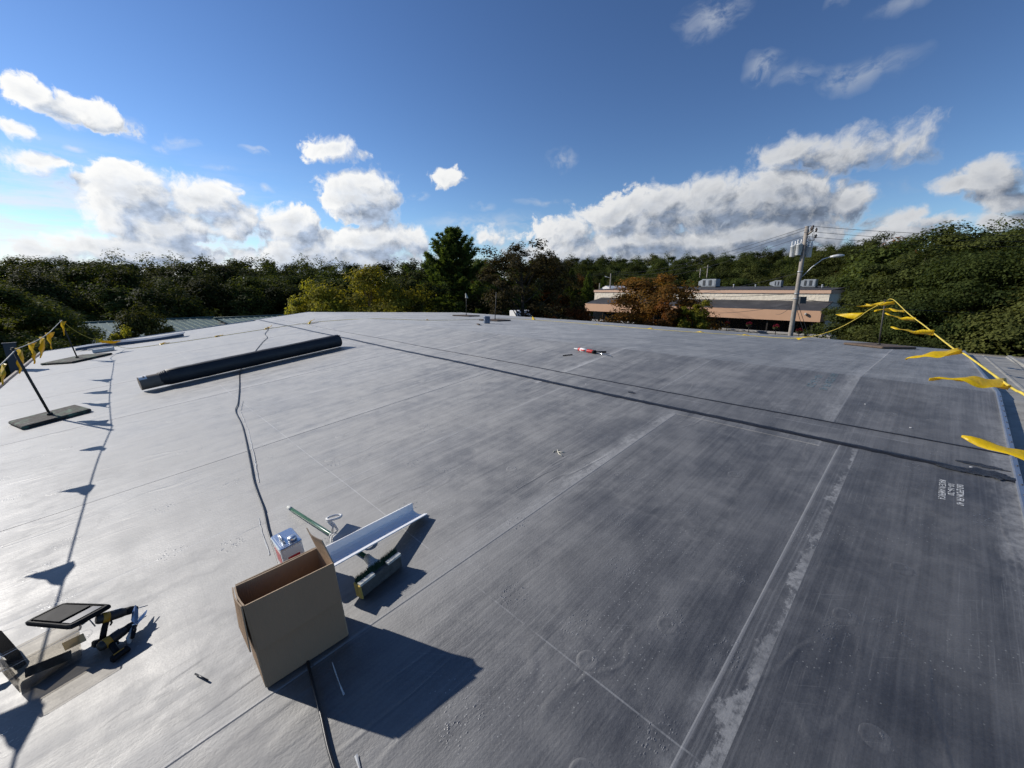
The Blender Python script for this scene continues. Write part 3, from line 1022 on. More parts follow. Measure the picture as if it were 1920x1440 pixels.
def at(az, d, dz=0.0):
    p = polar(az, d); p.z = terrain(p.x, p.y) + dz - 0.1
    return p


# hero trees beyond the far eave -------------------------------------------------
def plant_top(name, meshes, h, az, d, el, label, cat='tree', rot=0.0, wide=1.0, dz=0.0):
    '''plant a tree so that its top stands at the height angle el as seen from the roof'''
    p = polar(az, d); g = terrain(p.x, p.y) + dz
    s = (ZC + d * math.tan(R(el)) - g) / h
    p.z = g - 0.1
    return plant_tree(name, meshes, p, label, cat, None, rot, s * wide, s)


H1 = pine(3, 12.4, 12.0, M['needle'])
plant_top('white_pine', H1, 12.4, -8.0, 40, 8.2, 'tall dark white pine with upswept boughs rising above everything beyond the far roof edge')
H2 = broadleaf(21, 11.2, 8.6, M['leaf_brown'], 0.10, 110, 170, 0.10, 0.8, 0.0, 0.5, 0.7)
plant_top('broadleaf_tree', H2, 11.2, 1.6, 36, 7.6, 'dark brownish open crowned tree with bare limbs showing, right beside the tall pine', rot=0.6)
plant_top('broadleaf_tree', H2, 11.2, 4.8, 39, 6.2, 'smaller brownish tree leaning out at the right of the open crowned tree', rot=3.6, wide=0.7)
H3 = broadleaf(31, 8.0, 9.0, M['leaf_yellow'], 0.10, 110, 250, 0.05, 0.2, 0.1, 0.4, 0.7)
plant_top('broadleaf_tree', H3, 8.0, -19.0, 31, 2.9, 'bushy tree with sunlit yellow green leaves, left of the tall pine')
H3b = broadleaf(32, 6.5, 7.0, M['leaf_yellow'], 0.10, 70, 250, 0.05, 0.2, 0.1, 0.4, 0.7)
plant_top('broadleaf_tree', H3b, 6.5, -25.0, 30.5, 0.9, 'lower yellow green bushy tree at the left end of the bright trees', rot=1.0, wide=0.75)
H3c = broadleaf(33, 8.0, 6.0, M['leaf_olive'], 0.10, 70, 250, 0.05, 0.1, 0.1, 0.35, 0.7)
plant_top('broadleaf_tree', H3c, 8.0, -13.6, 34, 2.9, 'olive green leafy tree filling the gap just left of the tall pine', rot=2.0)
H4 = broadleaf(41, 7.6, 8.4, M['leaf_rust'], 0.10, 120, 240, 0.08, 0.0, 0.05, 0.28, 0.75)
plant_top('maple_tree', H4, 7.6, 19.4, 41, 1.9, 'round maple turning rust orange in front of the long tan building', rot=0.4, wide=1.2)
H5 = broadleaf(42, 4.6, 3.4, M['leaf_yellow'], 0.085, 50, 200, 0.05, 0.0, 0.05, 0.4, 0.8)
plant_top('broadleaf_tree', H5, 4.6, 24.0, 36, -0.9, 'small yellow green tree at the right foot of the orange maple', wide=0.8)
H5b = broadleaf(43, 3.6, 3.6, M['leaf_rust'], 0.085, 46, 190, 0.05, 0.0, 0.05, 0.4, 0.8)
plant_top('broadleaf_tree', H5b, 3.6, 21.2, 35, -1.4, 'low shrubby tree with orange red leaves below the orange maple', wide=0.7)
H6 = broadleaf(44, 4.6, 5.4, M['leaf_rust'], 0.085, 60, 230, 0.05, 0.0, 0.05, 0.35, 0.75)
plant_top('broadleaf_tree', H6, 4.6, 6.6, 38, 0.1, 'low dark reddish tree between the brownish tree and the tan building', rot=2.2, wide=0.8)
H7 = broadleaf(51, 5.2, 5.4, M['leaf_olive'], 0.085, 80, 260, 0.05, 0.0, 0.1, 0.3, 0.75)
plant_top('broadleaf_tree', H7, 5.2, -42.6, 25.5, -1.7, 'round olive bush standing in front of the green metal roof', rot=0.3, wide=0.5)
plant_top('broadleaf_tree', H5, 4.6, -45.0, 24.5, -3.2, 'smaller dark bush at the left foot of the round olive bush', rot=1.3, wide=0.5)

# big maples on the right ---------------------------------------------------------
B1 = broadleaf(61, 12.0, 11.5, M['leaf_green'], 0.10, 170, 420, 0.05, 0.0, 0.06, 0.3, 0.62)
B2 = broadleaf(62, 11.0, 10.5, M['leaf_olive'], 0.10, 160, 420, 0.05, 0.0, 0.06, 0.32, 0.62)
plant_top('maple_tree', B2, 11.0, 44.2, 37, 3.9, 'big dense green maple just right of the utility pole and tan building', rot=0.2)
plant_top('maple_tree', B1, 12.0, 49.0, 32, 4.2, 'big leafy green maple behind the yellow flag line at the right', rot=1.2, wide=0.85)
plant_top('maple_tree', B2, 11.0, 54.0, 30, 3.2, 'big green maple at the far right end of the tree wall', rot=3.2)
plant_top('maple_tree', B1, 12.0, 59.5, 34, 5.0, 'green maple cut off by the right picture edge', rot=4.4)
plant_top('maple_tree', B2, 11.0, 46.6, 47, 5.7, 'olive tinged maple standing behind the first green maples', rot=2.7)
plant_top('maple_tree', B2, 11.0, 52.0, 46, 5.6, 'tall maple with a few yellowing leaves high on the right slope', rot=5.2)
plant_top('maple_tree', B1, 12.0, 37.6, 88, 4.5, 'dark maple behind the tan building roof, right of the pole lamp', rot=0.9)
plant_top('maple_tree', B2, 11.0, 41.6, 76, 5.4, 'sparse topped maple directly above the right end of the tan building', rot=1.9, wide=0.8)
plant_top('shrub', H7, 5.2, 42.4, 31, -3.8, 'low leafy shrub under the big maple beside the roof edge', 'shrub', rot=0.3)
plant_top('shrub', H7, 5.2, 45.5, 27.0, -4.6, 'low dark shrub under the maples behind the flag stand', 'shrub', rot=1.3)

plant_top('maple_tree', B2, 11.0, 41.2, 47, 1.6, 'younger maple hiding the right end of the tan building', rot=0.7, wide=0.62)

# trees at the left end, close to the eave
B3 = broadleaf(63, 9.0, 8.6, M['leaf_green'], 0.10, 120, 380, 0.05, 0.0, 0.1, 0.32, 0.65)
plant_top('broadleaf_tree', B3, 9.0, -53.0, 31, 1.6, 'near dark green tree at the left picture edge above the flag stand', rot=0.2)
plant_top('broadleaf_tree', B3, 9.0, -59, 27, 2.2, 'near green tree cut off by the left picture edge', rot=2.2)
plant_top('broadleaf_tree', B3, 9.0, -50.2, 40, -0.6, 'dark tree behind the left flag stand beside the green roof', rot=4.0)
plant_top('broadleaf_tree', H7, 5.2, -50.0, 24, -4.2, 'shaded bush below the left flag stand, beyond the eave', rot=4.0, wide=0.7)

# the woods ------------------------------------------------------------------------
W = [broadleaf(101, 12.0, 10.0, M['leaf_green'], 0.19, 74, 200, 0.04, 0, 0.05, 0.25, 0.95, 1.4),
     broadleaf(102, 12.0, 9.2, M['leaf_green'], 0.19, 70, 200, 0.05, 0, 0.05, 0.3, 0.95, 1.4),
     broadleaf(103, 12.0, 10.8, M['leaf_olive'], 0.19, 76, 200, 0.04, 0, 0.05, 0.25, 0.95, 1.4),
     broadleaf(104, 12.0, 8.6, M['leaf_green'], 0.19, 66, 200, 0.04, 0, 0.05, 0.3, 0.95, 1.4),
     broadleaf(105, 12.0, 9.6, M['leaf_rust'], 0.19, 66, 180, 0.06, 0.1, 0.05, 0.3, 0.95, 1.4)]
WP = pine(9, 13, 6.4, M['needle'])
rw = random.Random(77)
# height angle of the tree line by azimuth, as seen from the roof
SKYL = [(-60, 2.8), (-50, 2.9), (-44, 3.3), (-38, 3.5), (-32, 3.4), (-26, 3.6), (-21, 3.4), (-17, 3.6), (-13, 4.2), (-6, 4.6), (4, 4.5), (12, 4.35), (20, 4.4), (28, 4.5), (33, 4.6), (40, 5.0), (46, 5.4), (52, 5.9), (60, 6.2)]


def line_el(a):
    for (a0, e0), (a1, e1) in zip(SKYL, SKYL[1:]):
        if a <= a1: return e0 + (e1 - e0) * (a - a0) / (a1 - a0)
    return SKYL[-1][1]


def wood(az0, az1, rows, label, group, pick, name='broadleaf_tree'):
    for ri, (d, step, frac) in enumerate(rows):
        a = az0 + rw.random() * step
        while a < az1:
            dd = d * rw.uniform(0.94, 1.07)
            p = polar(a, dd)
            gz = terrain(p.x, p.y)
            top = ZC + dd * math.tan(R(line_el(a))) * frac + rw.uniform(-0.6, 0.6)
            hh = top - gz
            hh = max(7.5, min(17, hh))
            k = pick()
            s = hh / 12.0
            p.z = top - hh - 0.1
            p.z = min(p.z, gz)
            wd = max(0.72, min(1.15, s)) * rw.uniform(0.9, 1.12)
            t = plant_tree(name, k, p, label, 'tree', group, rw.random() * 6.28, wd, s)
            a += step * rw.uniform(0.75, 1.25) / 1.0


def pick_left():
    q = rw.random()
    return W[0] if q < .3 else W[1] if q < .55 else W[2] if q < .75 else W[3] if q < .96 else W[4]


wood(-60, -19, [(69, 4.6, 0.30), (78, 4.0, 0.62), (90, 3.4, 0.86), (106, 2.7, 1.0)],
     'dark leafy tree in the dense wood along the left horizon', 'trees of the dark wood on the left', pick_left)
wood(-19, 6, [(85, 4.6, 0.85), (112, 3.6, 1.0)],
     'leafy tree of the wood behind the pine', 'trees of the wood behind the pine', pick_left)


def pick_hill():
    q = rw.random()
    return W[0] if q < .32 else W[1] if q < .5 else W[2] if q < .78 else W[3] if q < .97 else W[4]


wood(4, 41, [(112, 3.4, 0.42), (135, 3.0, 0.60), (160, 2.6, 0.80), (190, 2.3, 0.93), (225, 2.0, 1.0)],
     'small looking tree on the wooded hill behind the tan building', 'trees on the hill behind the tan building', pick_hill)
wood(38, 62, [(66, 5.0, 0.80), (88, 4.2, 0.98), (112, 3.4, 1.02)],
     'tree on the steep wooded slope at the right horizon', 'trees on the right slope', pick_hill)
for a, d, s in ((10.5, 98, 0.8), (12.5, 102, 0.72), (8.2, 96, 0.85), (14.6, 104, 0.66), (27, 108, 0.5)):
    plant_tree('pine_tree', WP, at(a, d), 'dark conifer in front of the hill wood behind the tan building', 'tree', 'conifers before the hill wood', rw.random() * 6, s)

# ================================================================== tan commercial building across the street
def stucco():
    m, k, b = new_mat('cream_stucco')
    tc = k.new('ShaderNodeTexCoord').outputs['Object']
    n = k.noise(tc, 1.1, 5, 0.6); n2 = k.noise(tc, 7.0, 4, 0.65)
    k.put(b.inputs['Base Color'], k.mix(n, (0.76, 0.66, 0.51), (0.82, 0.74, 0.60)))
    b.inputs['Roughness'].default_value = 0.9
    k.put(b.inputs['Normal'], k.bump(k.m('ADD', n2, k.voro(tc, 3.2)), 0.5, 0.06))
    return m


M['stucco'] = stucco()
M['tan'] = plain('tan_fascia', (0.60, 0.36, 0.22), 0.75, var=0.06, scale=0.4)
M['tan_band'] = plain('pink_tan_band', (0.64, 0.42, 0.29), 0.75, var=0.06, scale=0.4)
M['tar'] = plain('dark_roofing', (0.045, 0.043, 0.045), 0.85, var=0.25, scale=0.5, dirt=(0.11, 0.105, 0.10), dirt_amt=0.5)
M['darkglass'] = plain('dark_glass', (0.012, 0.014, 0.016), 0.08, var=0.2)
M['mullion'] = plain('bronze_mullion', (0.05, 0.042, 0.035), 0.5, 0.4)
M['concrete'] = plain('pale_concrete', (0.40, 0.38, 0.34), 0.85, scale=2)
M['galv'] = plain('galvanised_sheet', (0.36, 0.38, 0.39), 0.5, 0.35, scale=3, dirt=(0.18, 0.17, 0.16))
M['galv_dark'] = plain('grille_dark', (0.06, 0.065, 0.07), 0.6, 0.3)
M['asphalt'] = plain('asphalt', (0.05, 0.05, 0.052), 0.9, scale=1.5, bump=0.2)

BC = polar(37.2, 50)
BA = math.radians(-40.77)
BX = Vector((math.sin(BA), math.cos(BA), 0)); BY = Vector((math.cos(BA), -math.sin(BA), 0))
BM = Matrix((( BX.x, BY.x, 0, BC.x), (BX.y, BY.y, 0, BC.y), (0, 0, 1, 0), (0, 0, 0, 1)))
BL = 30.5
bt = thing('commercial_building', 'long low tan building with cream stucco upper wall and dark flat roofs across the street', 'building', BM)


def part(mb, name, mat, parent, label=None):
    o = mb.build(name, mat, parent)
    if label: o['label'] = label
    return o


part(MB().box(0, BL - 1.2, 0, 0.25, 3.29, 4.37), 'canopy_fascia', M['tan'], bt)
part(MB().box(-0.12, 0.0, 0.0, 3.9, 3.29, 4.37), 'canopy_end', M['tan'], bt)
# sloping canopy roof
b = MB(); b.add([(-0.1, 0.02, 4.374), (BL - 1.2, 0.02, 4.374), (BL - 1.2, 4.05, 5.22), (-0.1, 4.05, 5.22), (-0.1, 0.02, 4.30), (BL - 1.2, 0.02, 4.30), (BL - 1.2, 4.05, 5.12), (-0.1, 4.05, 5.12)],
               [(0, 1, 2, 3), (7, 6, 5, 4), (0, 4, 5, 1), (2, 6, 7, 3), (1, 5, 6, 2), (0, 3, 7, 4)])
part(b, 'canopy_roof', M['tar'], bt)
part(MB().box(0.2, BL - 1.25, 0.3, 3.6, 3.31, 3.36), 'canopy_soffit', M['tan'], bt)
part(MB().box(0.3, BL + 0.2, 4.05, 24, 0, 6.02), 'upper_wall', M['stucco'], bt)
part(MB().box(0.2, BL + 0.3, 3.93, 24.1, 6.02, 6.40), 'parapet_band', M['tan_band'], bt)
b = MB(); b.add([(0.1, 3.88, 6.404), (BL + .35, 3.88, 6.404), (BL + .35, 15, 6.86), (0.1, 15, 6.86), (BL + .35, 24.2, 6.43), (0.1, 24.2, 6.43)], [(0, 1, 2, 3), (3, 2, 4, 5)])
o = part(b, 'upper_roof', M['tar'], bt)
# storefront under the canopy
for i in range(15):
    x0 = 0.6 + i * 2.0
    f = part(MB().box(x0, x0 + 1.9, 3.66, 3.72, 0.4, 3.2), 'window', M['darkglass'], bt)
    part(MB().box(x0 - 0.08, x0 - 0.01, 3.60, 3.76, 0.1, 3.28), 'mullion', M['mullion'], bt)
    if i % 2 == 0:
        part(MB().box(x0 - 0.12, x0 + 0.02, 0.35, 0.5, 0, 3.3), 'canopy_post', M['mullion'], bt)
part(MB().box(0.4, BL, 3.74, 4.0, 0, 3.3), 'storefront_wall', M['mullion'], bt)
part(MB().lathe([(0.0, -0.10), (0.10, -0.10), (0.13, 0.0), (0.10, 0.12), (0.0, 0.14)], 10, Matrix.Translation((1.1, -0.12, 4.0))), 'fascia_lamp', M['concrete'], bt)


def on_roof(az, y):
    """point of the building's frame at depth y along an azimuth from the eye"""
    d = polar(az, 1)
    # solve BC + x BX + y BY = t d
    A = np.array([[BX.x, -d.x], [BX.y, -d.y]]); rhs = np.array([-(BC.x + y * BY.x), -(BC.y + y * BY.y)])
    x, tt = np.linalg.solve(A, rhs)
    z = 6.41 + (y - 3.88) * 0.0414 if y < 15 else 6.86
    return Vector((x, y, z))


def rooftop_unit(az, y, w, d, h, label, grille=True):
    p = on_roof(az, y)
    t = thing('rooftop_unit', label, 'air conditioner', BM @ Matrix.Translation(p))
    MB().box(-w / 2 - .05, w / 2 + .05, -d / 2 - .05, d / 2 + .05, -0.05, 0.12).build('curb', M['galv_dark'], t)
    MB().box(-w / 2, w / 2, -d / 2, d / 2, 0.12, h).build('housing', M['galv'], t)
    if grille:
        for k in range(4):
            MB().box(-w / 2 + w * (0.06 + 0.23 * k), -w / 2 + w * (0.24 + 0.23 * k), -d / 2 - 0.03, -d / 2, 0.22, h * 0.86).build('louvre_panel', M['galv_dark'] if k % 2 else M['galv'], t)
        MB().prism([(0, 0.12), (0, h * 0.95), (-0.55, h * 0.72), (-0.55, 0.3)], -d * 0.42, d * 0.42, Matrix.Translation((w / 2, 0, 0)) @ Matrix(((-1, 0, 0, 0), (0, 0, 1, 0), (0, 1, 0, 0), (0, 0, 0, 1)))).build('intake_hood', M['galv'], t)
    return t


rooftop_unit(25.75, 12.0, 1.95, 1.5, 1.15, 'large grey air conditioning unit on the tan building roof, left of the pole')
rooftop_unit(32.9, 11.0, 0.75, 0.8, 0.85, 'small grey air conditioner on the tan building roof just left of the pole')
rooftop_unit(35.9, 9.5, 1.2, 1.0, 0.95, 'boxy grey air conditioner on the tan building roof just right of the pole')
for az, y, hh in ((28.3, 9, 0.45), (30.6, 10, 0.35), (37.0, 8.0, 0.35)):
    t = thing('roof_vent', {28.3: 'short white vent pipe right of the large rooftop air conditioner', 30.6: 'small grey vent cap midway along the tan building roof', 37.0: 'little vent pipe near the right end of the tan building roof'}[az], 'vent', BM @ Matrix.Translation(on_roof(az, y)))
    MB().lathe([(0.07, -0.05), (0.07, hh)], 8).build('pipe', M['concrete'] if az < 30 else M['galv'], t)
    MB().lathe([(0.12, hh * 0.86), (0.13, hh * 0.9), (0.06, hh + .06), (0.005, hh + .07)], 8).build('cap', M['galv'], t)

# street side: retaining wall with flower baskets and shrubs
wl = MB()
Wp0, Wp1 = polar(38.5, 44.5), polar(11.0, 55.5)
wd = (Wp1 - Wp0).normalized(); wn = Vector((wd.y, -wd.x, 0))
wz = 2.52
q = [Wp0, Wp1, Wp1 + wn * 0.35, Wp0 + wn * 0.35]
wall = thing('retaining_wall', 'low pale concrete wall running along the front of the tan building', 'wall', Matrix.Identity(4))
wb = MB(); wb.add([(p.x, p.y, z) for z in (-0.2, wz - 0.16) for p in q], [(0, 1, 5, 4), (1, 2, 6, 5), (2, 3, 7, 6), (3, 0, 4, 7), (4, 5, 6, 7)]).build('wall_body', M['concrete'], wall)
q2 = [p + (wn * 0.06 if i > 1 else -wn * 0.06) for i, p in enumerate(q)]
MB().add([(p.x, p.y, z) for z in (wz - 0.155, wz) for p in q2], [(0, 1, 5, 4), (1, 2, 6, 5), (2, 3, 7, 6), (3, 0, 4, 7), (4, 5, 6, 7)]).build('wall_cap', M['concrete'], wall)
M['petal'] = leaf_mat('red_flower', (0.10, 0.012, 0.022), (0.30, 0.03, 0.05), 0.3)
rf = rng(8)
fl_me = leaves_mesh('flowers', unit(rf, 160) * np.array([0.26, 0.26, 0.20]) * (rf.random_sample(160) ** .4)[:, None] + np.array([0, 0, 0.20]), unit(rf, 160), 0.055, rf.random_sample(160), M['petal'], r=rf)
gl_me = leaves_mesh('leaves', unit(rf, 160) * np.array([0.30, 0.30, 0.16]) * (rf.random_sample(160) ** .4)[:, None] + np.array([0, 0, 0.06]), unit(rf, 160), 0.06, rf.random_sample(160), M['leaf_green'], r=rf)
pot = None
for i, (az, word) in enumerate(((28.1, 'leftmost'), (30.5, 'second from the left'), (33.3, 'just left of the utility pole'), (35.6, 'right of the utility pole'))):
    dist = 43.6 if az > 33 else 45.5
    p = polar(az, dist); p.z = 0
    top = 2.98 if az < 34 else 2.72
    t = thing('flower_basket', 'red flower basket on a post before the tan building, ' + word, 'flower basket', Matrix.Translation(p), 'flower baskets on posts')
    MB().tube([(0, 0, 0), (0, 0, top - 0.1)], 0.03, 6).build('post', M['mullion'], t)
    MB().lathe([(0.02, -0.14), (0.18, -0.10), (0.27, 0.06), (0.25, 0.06)], 12, Matrix.Translation((0, 0, top))).build('basket', M['mullion'], t)
    o = link('flowers', fl_me, t); o.location = (0, 0, top)
    o = link('foliage', gl_me, t); o.location = (0, 0, top)
plant_tree('shrub', H7, Vector((*polar(36.6, 45.5).xy, 0.6)), 'dark rounded shrub beside the utility pole under the tan canopy', 'shrub', None, 2.0, 0.42)
# street between the roof and the building
st = MB()
s0 = polar(40, 33); s1 = polar(8, 48)
sd = (s1 - s0).normalized(); sn = Vector((sd.y, -sd.x, 0))
st.add([(s0 - sd * 60 + Vector((0, 0, .03))), (s1 + sd * 60 + Vector((0, 0, .03))), (s1 + sd * 60 + sn * 8 + Vector((0, 0, .03))), (s0 - sd * 60 + sn * 8 + Vector((0, 0, .03)))], [(0, 1, 2, 3)])
o = st.build('road', M['asphalt']); tag(o, 'asphalt street between the roof and the tan building', None, None, 'structure')
if o.data.polygons[0].normal.z < 0: o.data.flip_normals()

# ================================================================== green metal roofs on the left
M['green_metal'] = plain('green_grey_metal', (0.085, 0.135, 0.112), 0.55, 0.3, var=0.12, scale=0.6, dirt=(0.07, 0.08, 0.07), dirt_amt=0.4)
M['grey_wall'] = plain('grey_block', (0.22, 0.22, 0.21), 0.85)  # one even grey block colour for the walls under the metal roofs


def green_building(a0, d0, a1, d1, zr, drop, run, label, wpan=0.62):
    P0 = polar(a0, d0); P1 = polar(a1, d1)
    x = (P1 - P0); L = x.length; x.normalize(); y = Vector((x.y, -x.x, 0))
    if y.dot(-P0) < 0: y = -y               # towards the viewer
    t = thing('metal_roofed_building', label, 'building', Matrix.Identity(4))
    def pt(a, bq, z): return P0 + x * a + y * bq + Vector((0, 0, z))
    b = MB()
    cs = [pt(0, .3, zr - .4), pt(L, .3, zr - .4), pt(L, run - .3, zr - drop - .25), pt(0, run - .3, zr - drop - .25)]
    lo = [Vector((p.x, p.y, -3.2)) for p in cs]
    b.add(cs + lo, [(0, 1, 2, 3), (0, 4, 5, 1), (1, 5, 6, 2), (2, 6, 7, 3), (3, 7, 4, 0)])
    b.build('wall', M['grey_wall'], t)
    n = int(L / wpan)
    first = None
    nr = Vector((0, 0, 1))
    b = MB()
    prof = [(0, 0.0), (wpan - 0.09, 0.0), (wpan - 0.075, 0.07), (wpan - 0.015, 0.07), (wpan, 0.0)]
    b.loft([[x * a + Vector((0, 0, hh)) for a, hh in prof], [x * a + y * run + Vector((0, 0, hh - drop)) for a, hh in prof]], closed=False, cap=False)
    first = b.build('roof_panel', M['green_metal'], t)
    if first.data.polygons[0].normal.z < 0: first.data.flip_normals()
    first.location = pt(0, 0, zr)
    for i in range(1, n):
        o = first.copy(); COL.objects.link(o); o.location = pt(i * wpan, 0, zr)
    b = MB(); b.tube([pt(-.2, -.02, zr + .05), pt(L + .2, -.02, zr + .05)], 0.14, 6); b.build('ridge_cap', M['green_metal'], t)
    return t


green_building(-50, 58, -36.5, 60, 3.15, 1.7, 22, 'low building with a ribbed green grey metal roof, half hidden by the round bush')
green_building(-36.2, 56, -25.0, 60, 3.25, 1.55, 20, 'second ribbed green metal roof, the right one running towards the bright trees')

# white shed far behind the tan building
p = polar(14.4, 96); p.z = 5.0
t = thing('white_shed', 'small white gabled roof far behind the left end of the tan building', 'shed', Matrix.Translation(p) @ Matrix.Rotation(0.5, 4, 'Z'))
M['white_paint'] = plain('white_paint', (0.72, 0.71, 0.68), 0.55, var=0.05)
MB().box(-3.2, 3.2, -2, 2, -5, 1.5).build('wall', M['white_paint'], t)
MB().add([(-3.5, -2.3, 1.45), (3.5, -2.3, 1.45), (3.5, 0, 2.25), (-3.5, 0, 2.25), (-3.5, 2.3, 1.45), (3.5, 2.3, 1.45)], [(0, 1, 2, 3), (3, 2, 5, 4), (0, 3, 4), (1, 5, 2)]).build('roof', M['white_paint'], t)

# ================================================================== utility pole and wires
M['wood_pole'] = plain('weathered_pole_wood', (0.30, 0.265, 0.225), 0.85, var=0.25, scale=2.5, bump=0.5, dirt=(0.13, 0.11, 0.09))
M['can'] = plain('transformer_paint', (0.56, 0.57, 0.56), 0.45, 0.1, var=0.08, dirt=(0.30, 0.27, 0.23), dirt_amt=0.35)
M['porcelain'] = plain('insulator_brown', (0.06, 0.04, 0.03), 0.3)
M['wire'] = plain('wire_black', (0.02, 0.02, 0.022), 0.6)
M['lamp_grey'] = plain('lamp_grey', (0.58, 0.59, 0.58), 0.45, 0.2)
PP = polar(34.85, 26)
PT = 9.5
CANS = 0.82
up = thing('utility_pole', 'weathered wooden utility pole with grey transformers and a lamp arm', 'utility pole', Matrix.Translation(PP) @ Matrix.Rotation(R(-0.35), 4, 'Y'))
MB().tube([(0, 0, -0.1), (0, 0, 3), (0, 0, 6), (0, 0, PT)], [0.135, 0.122, 0.107, 0.088], 14).build('pole', M['wood_pole'], up)
side = Vector((-math.cos(R(34.85)), math.sin(R(34.85)), 0))   # towards picture left
toward = Vector((-math.sin(R(34.85)), -math.cos(R(34.85)), 0))
for k, (s_, t_, z_) in enumerate(((0.44, 0.08, 8.04), (0.20, 0.24, 8.10), (-0.24, -0.10, 8.0))):
    c = side * s_ + toward * t_
    o = MB().lathe([(0.02, 0), (0.145, 0.0), (0.155, 0.03), (0.155, 0.60), (0.168, 0.61), (0.168, 0.645), (0.13, 0.69), (0.02, 0.71)], 16, Matrix.Translation(c + Vector((0, 0, z_))) @ Matrix.Scale(CANS, 4)).build('transformer', M['can'], up)
    for a in (-.07, .07):
        MB().lathe([(0.035, 0), (0.045, .05), (0.03, .07), (0.045, .1), (0.03, .13), (0.04, .17), (0.015, .2)], 8, Matrix.Translation(c + side * a + Vector((0, 0, z_ + .57)))).build('bushing', M['lamp_grey'], o)
    MB().box(-0.03, 0.03, -0.03, 0.03, z_ + .15, z_ + .55, Matrix.Translation(c * 0.5)).build('bracket', M['galv'], up)
# crossarm seen nearly end on with insulators
arm_d = (BX * 0.35 + BY * 0.94).normalized()
arm = MB().tube([-arm_d * 1.1 + Vector((0, 0, PT - .35)) - side * .13, arm_d * 1.1 + Vector((0, 0, PT - .35)) - side * .13], 0.06, 4).build('crossarm', M['wood_pole'], up)
for k in (-1.0, -0.55, 0.55, 1.0):
    MB().lathe([(0.03, 0), (0.065, .04), (0.03, .07), (0.07, .11), (0.035, .14), (0.05, .18), (0.01, .2)], 8, Matrix.Translation(arm_d * k + Vector((0, 0, PT - .29)) - side * .13)).build('insulator', M['porcelain'], arm)
    MB().tube([arm_d * k + Vector((0, 0, PT - .42)) - side * .2, arm_d * k * 0.7 + Vector((0, 0, PT - .75)) - side * .3, arm_d * k * 0.4 + Vector((0, 0, 8.8)) - side * .1], 0.012, 5).build('jumper', M['wire'], up)
for q, zz in ((0.0, PT - .12), (0.18, PT - .2), (-0.2, PT - .5)):
    MB().lathe([(0.02, -.1), (0.06, -.06), (0.03, -.02), (0.065, .02), (0.03, .06), (0.02, .1)], 8, Matrix.Translation(-side * (.22 + abs(q)) + Vector((0, 0, zz)))).build('insulator', M['porcelain'], up)
# lamp arm
lp = MB().tube([-side * .12 + Vector((0, 0, 7.05)), -side * .45 + Vector((0, 0, 7.5)), -side * .85 + Vector((0, 0, 7.88)), -side * 1.15 + Vector((0, 0, 7.98))], 0.024, 8).build('lamp_arm', M['lamp_grey'], up)
MB().loft([[(-side * s_ + Vector((0, 0, z_)) + toward * (w_ * math.cos(a)) + Vector((0, 0, h_ * math.sin(a)))) for a in np.linspace(0, 2 * math.pi, 9)[:-1]] for s_, z_, w_, h_ in ((1.12, 7.98, .04, .04), (1.25, 7.99, .11, .07), (1.45, 8.01, .14, .085), (1.62, 8.02, .09, .05), (1.68, 8.02, .02, .015))], smooth=True).build('lamp_head', M['lamp_grey'], lp)
MB().box(-.16, .16, -.12, .12, 5.7, 6.05, Matrix.Translation(-side * .25)).build('cable_box', M['galv_dark'], up)
for zz in (5.95, 6.2, 7.3):
    MB().lathe([(0.124, -.03), (0.124, .03)], 14, Matrix.Translation((0, 0, zz))).build('band', M['galv'], up)

# far poles
dist_pts = []
for az, d, top, lab in ((13.4, 88, 9.7, 'distant light pole standing behind the left end of the tan building'), (25.2, 118, 12.6, 'distant utility pole above the roof behind the large air conditioner'), (24.4, 112, 11.5, 'thin distant pole just left of the taller distant utility pole'), (12.0, 92, 7.8, 'short bare distant pole left of the distant light pole')):
    p = polar(az, d); p.z = terrain(p.x, p.y)
    t = thing('distant_pole', lab, 'utility pole', Matrix.Translation(p))
    MB().tube([(0, 0, -.2), (0, 0, top - p.z)], [0.16, 0.11], 7).build('pole', M['wood_pole'], t)
    if az != 12.0:
        MB().tube([(-1.0 if az > 20 else -1.2, 0, top - p.z - .6), (1.0 if az > 20 else 0, 0, top - p.z - .6 + (0 if az > 20 else -.35))], 0.06, 5).build('crossarm', M['lamp_grey'] if az < 20 else M['wood_pole'], t)
    dist_pts.append(Vector((p.x, p.y, top)))


def wire(p, q, sag, r, label, name='overhead_wire'):
    p = Vector(p); q = Vector(q)
    pts = []
    for i in range(25):
        s = i / 24
        w = p.lerp(q, s); w.z -= sag * 4 * s * (1 - s); pts.append(w)
    o = MB().tube(pts, r, 5).build(name, M['wire'])
    tag(o, label, 'wire', 'overhead wires')
    return o


top = PP + Vector((0, 0, PT))
P_l = dist_pts[0]
lefts = [('uppermost wire running left from the pole top', top + arm_d * -1.0 + Vector((0, 0, -.1)), P_l + Vector((0, 0, 0.6)), 1.1),
         ('second wire from the top running left from the pole top', top + arm_d * 0.0 + Vector((0, 0, -.14)), P_l + Vector((0.3, 0.2, 0.3)), 1.3),
         ('third wire running left from the crossarm', top + arm_d * 1.0 + Vector((0, 0, -.35)), P_l + Vector((0.6, 0.3, -0.1)), 1.5)]
for lab, p, q, sg in lefts: wire(p, q, sg, 0.010, lab)
FR = polar(62, 34); FR.z = 8.6
for k, lab in ((-1.0, 'upper wire running right from the pole top over the maples'), (0.0, 'middle wire running right from the pole top over the maples'), (1.0, 'lower wire running right from the pole top over the maples')):
    wire(top + arm_d * k + Vector((0, 0, -.12 - .12 * (k + 1))), FR + arm_d * k + Vector((0, 0, -.15 * k)), 0.45, 0.009, lab)
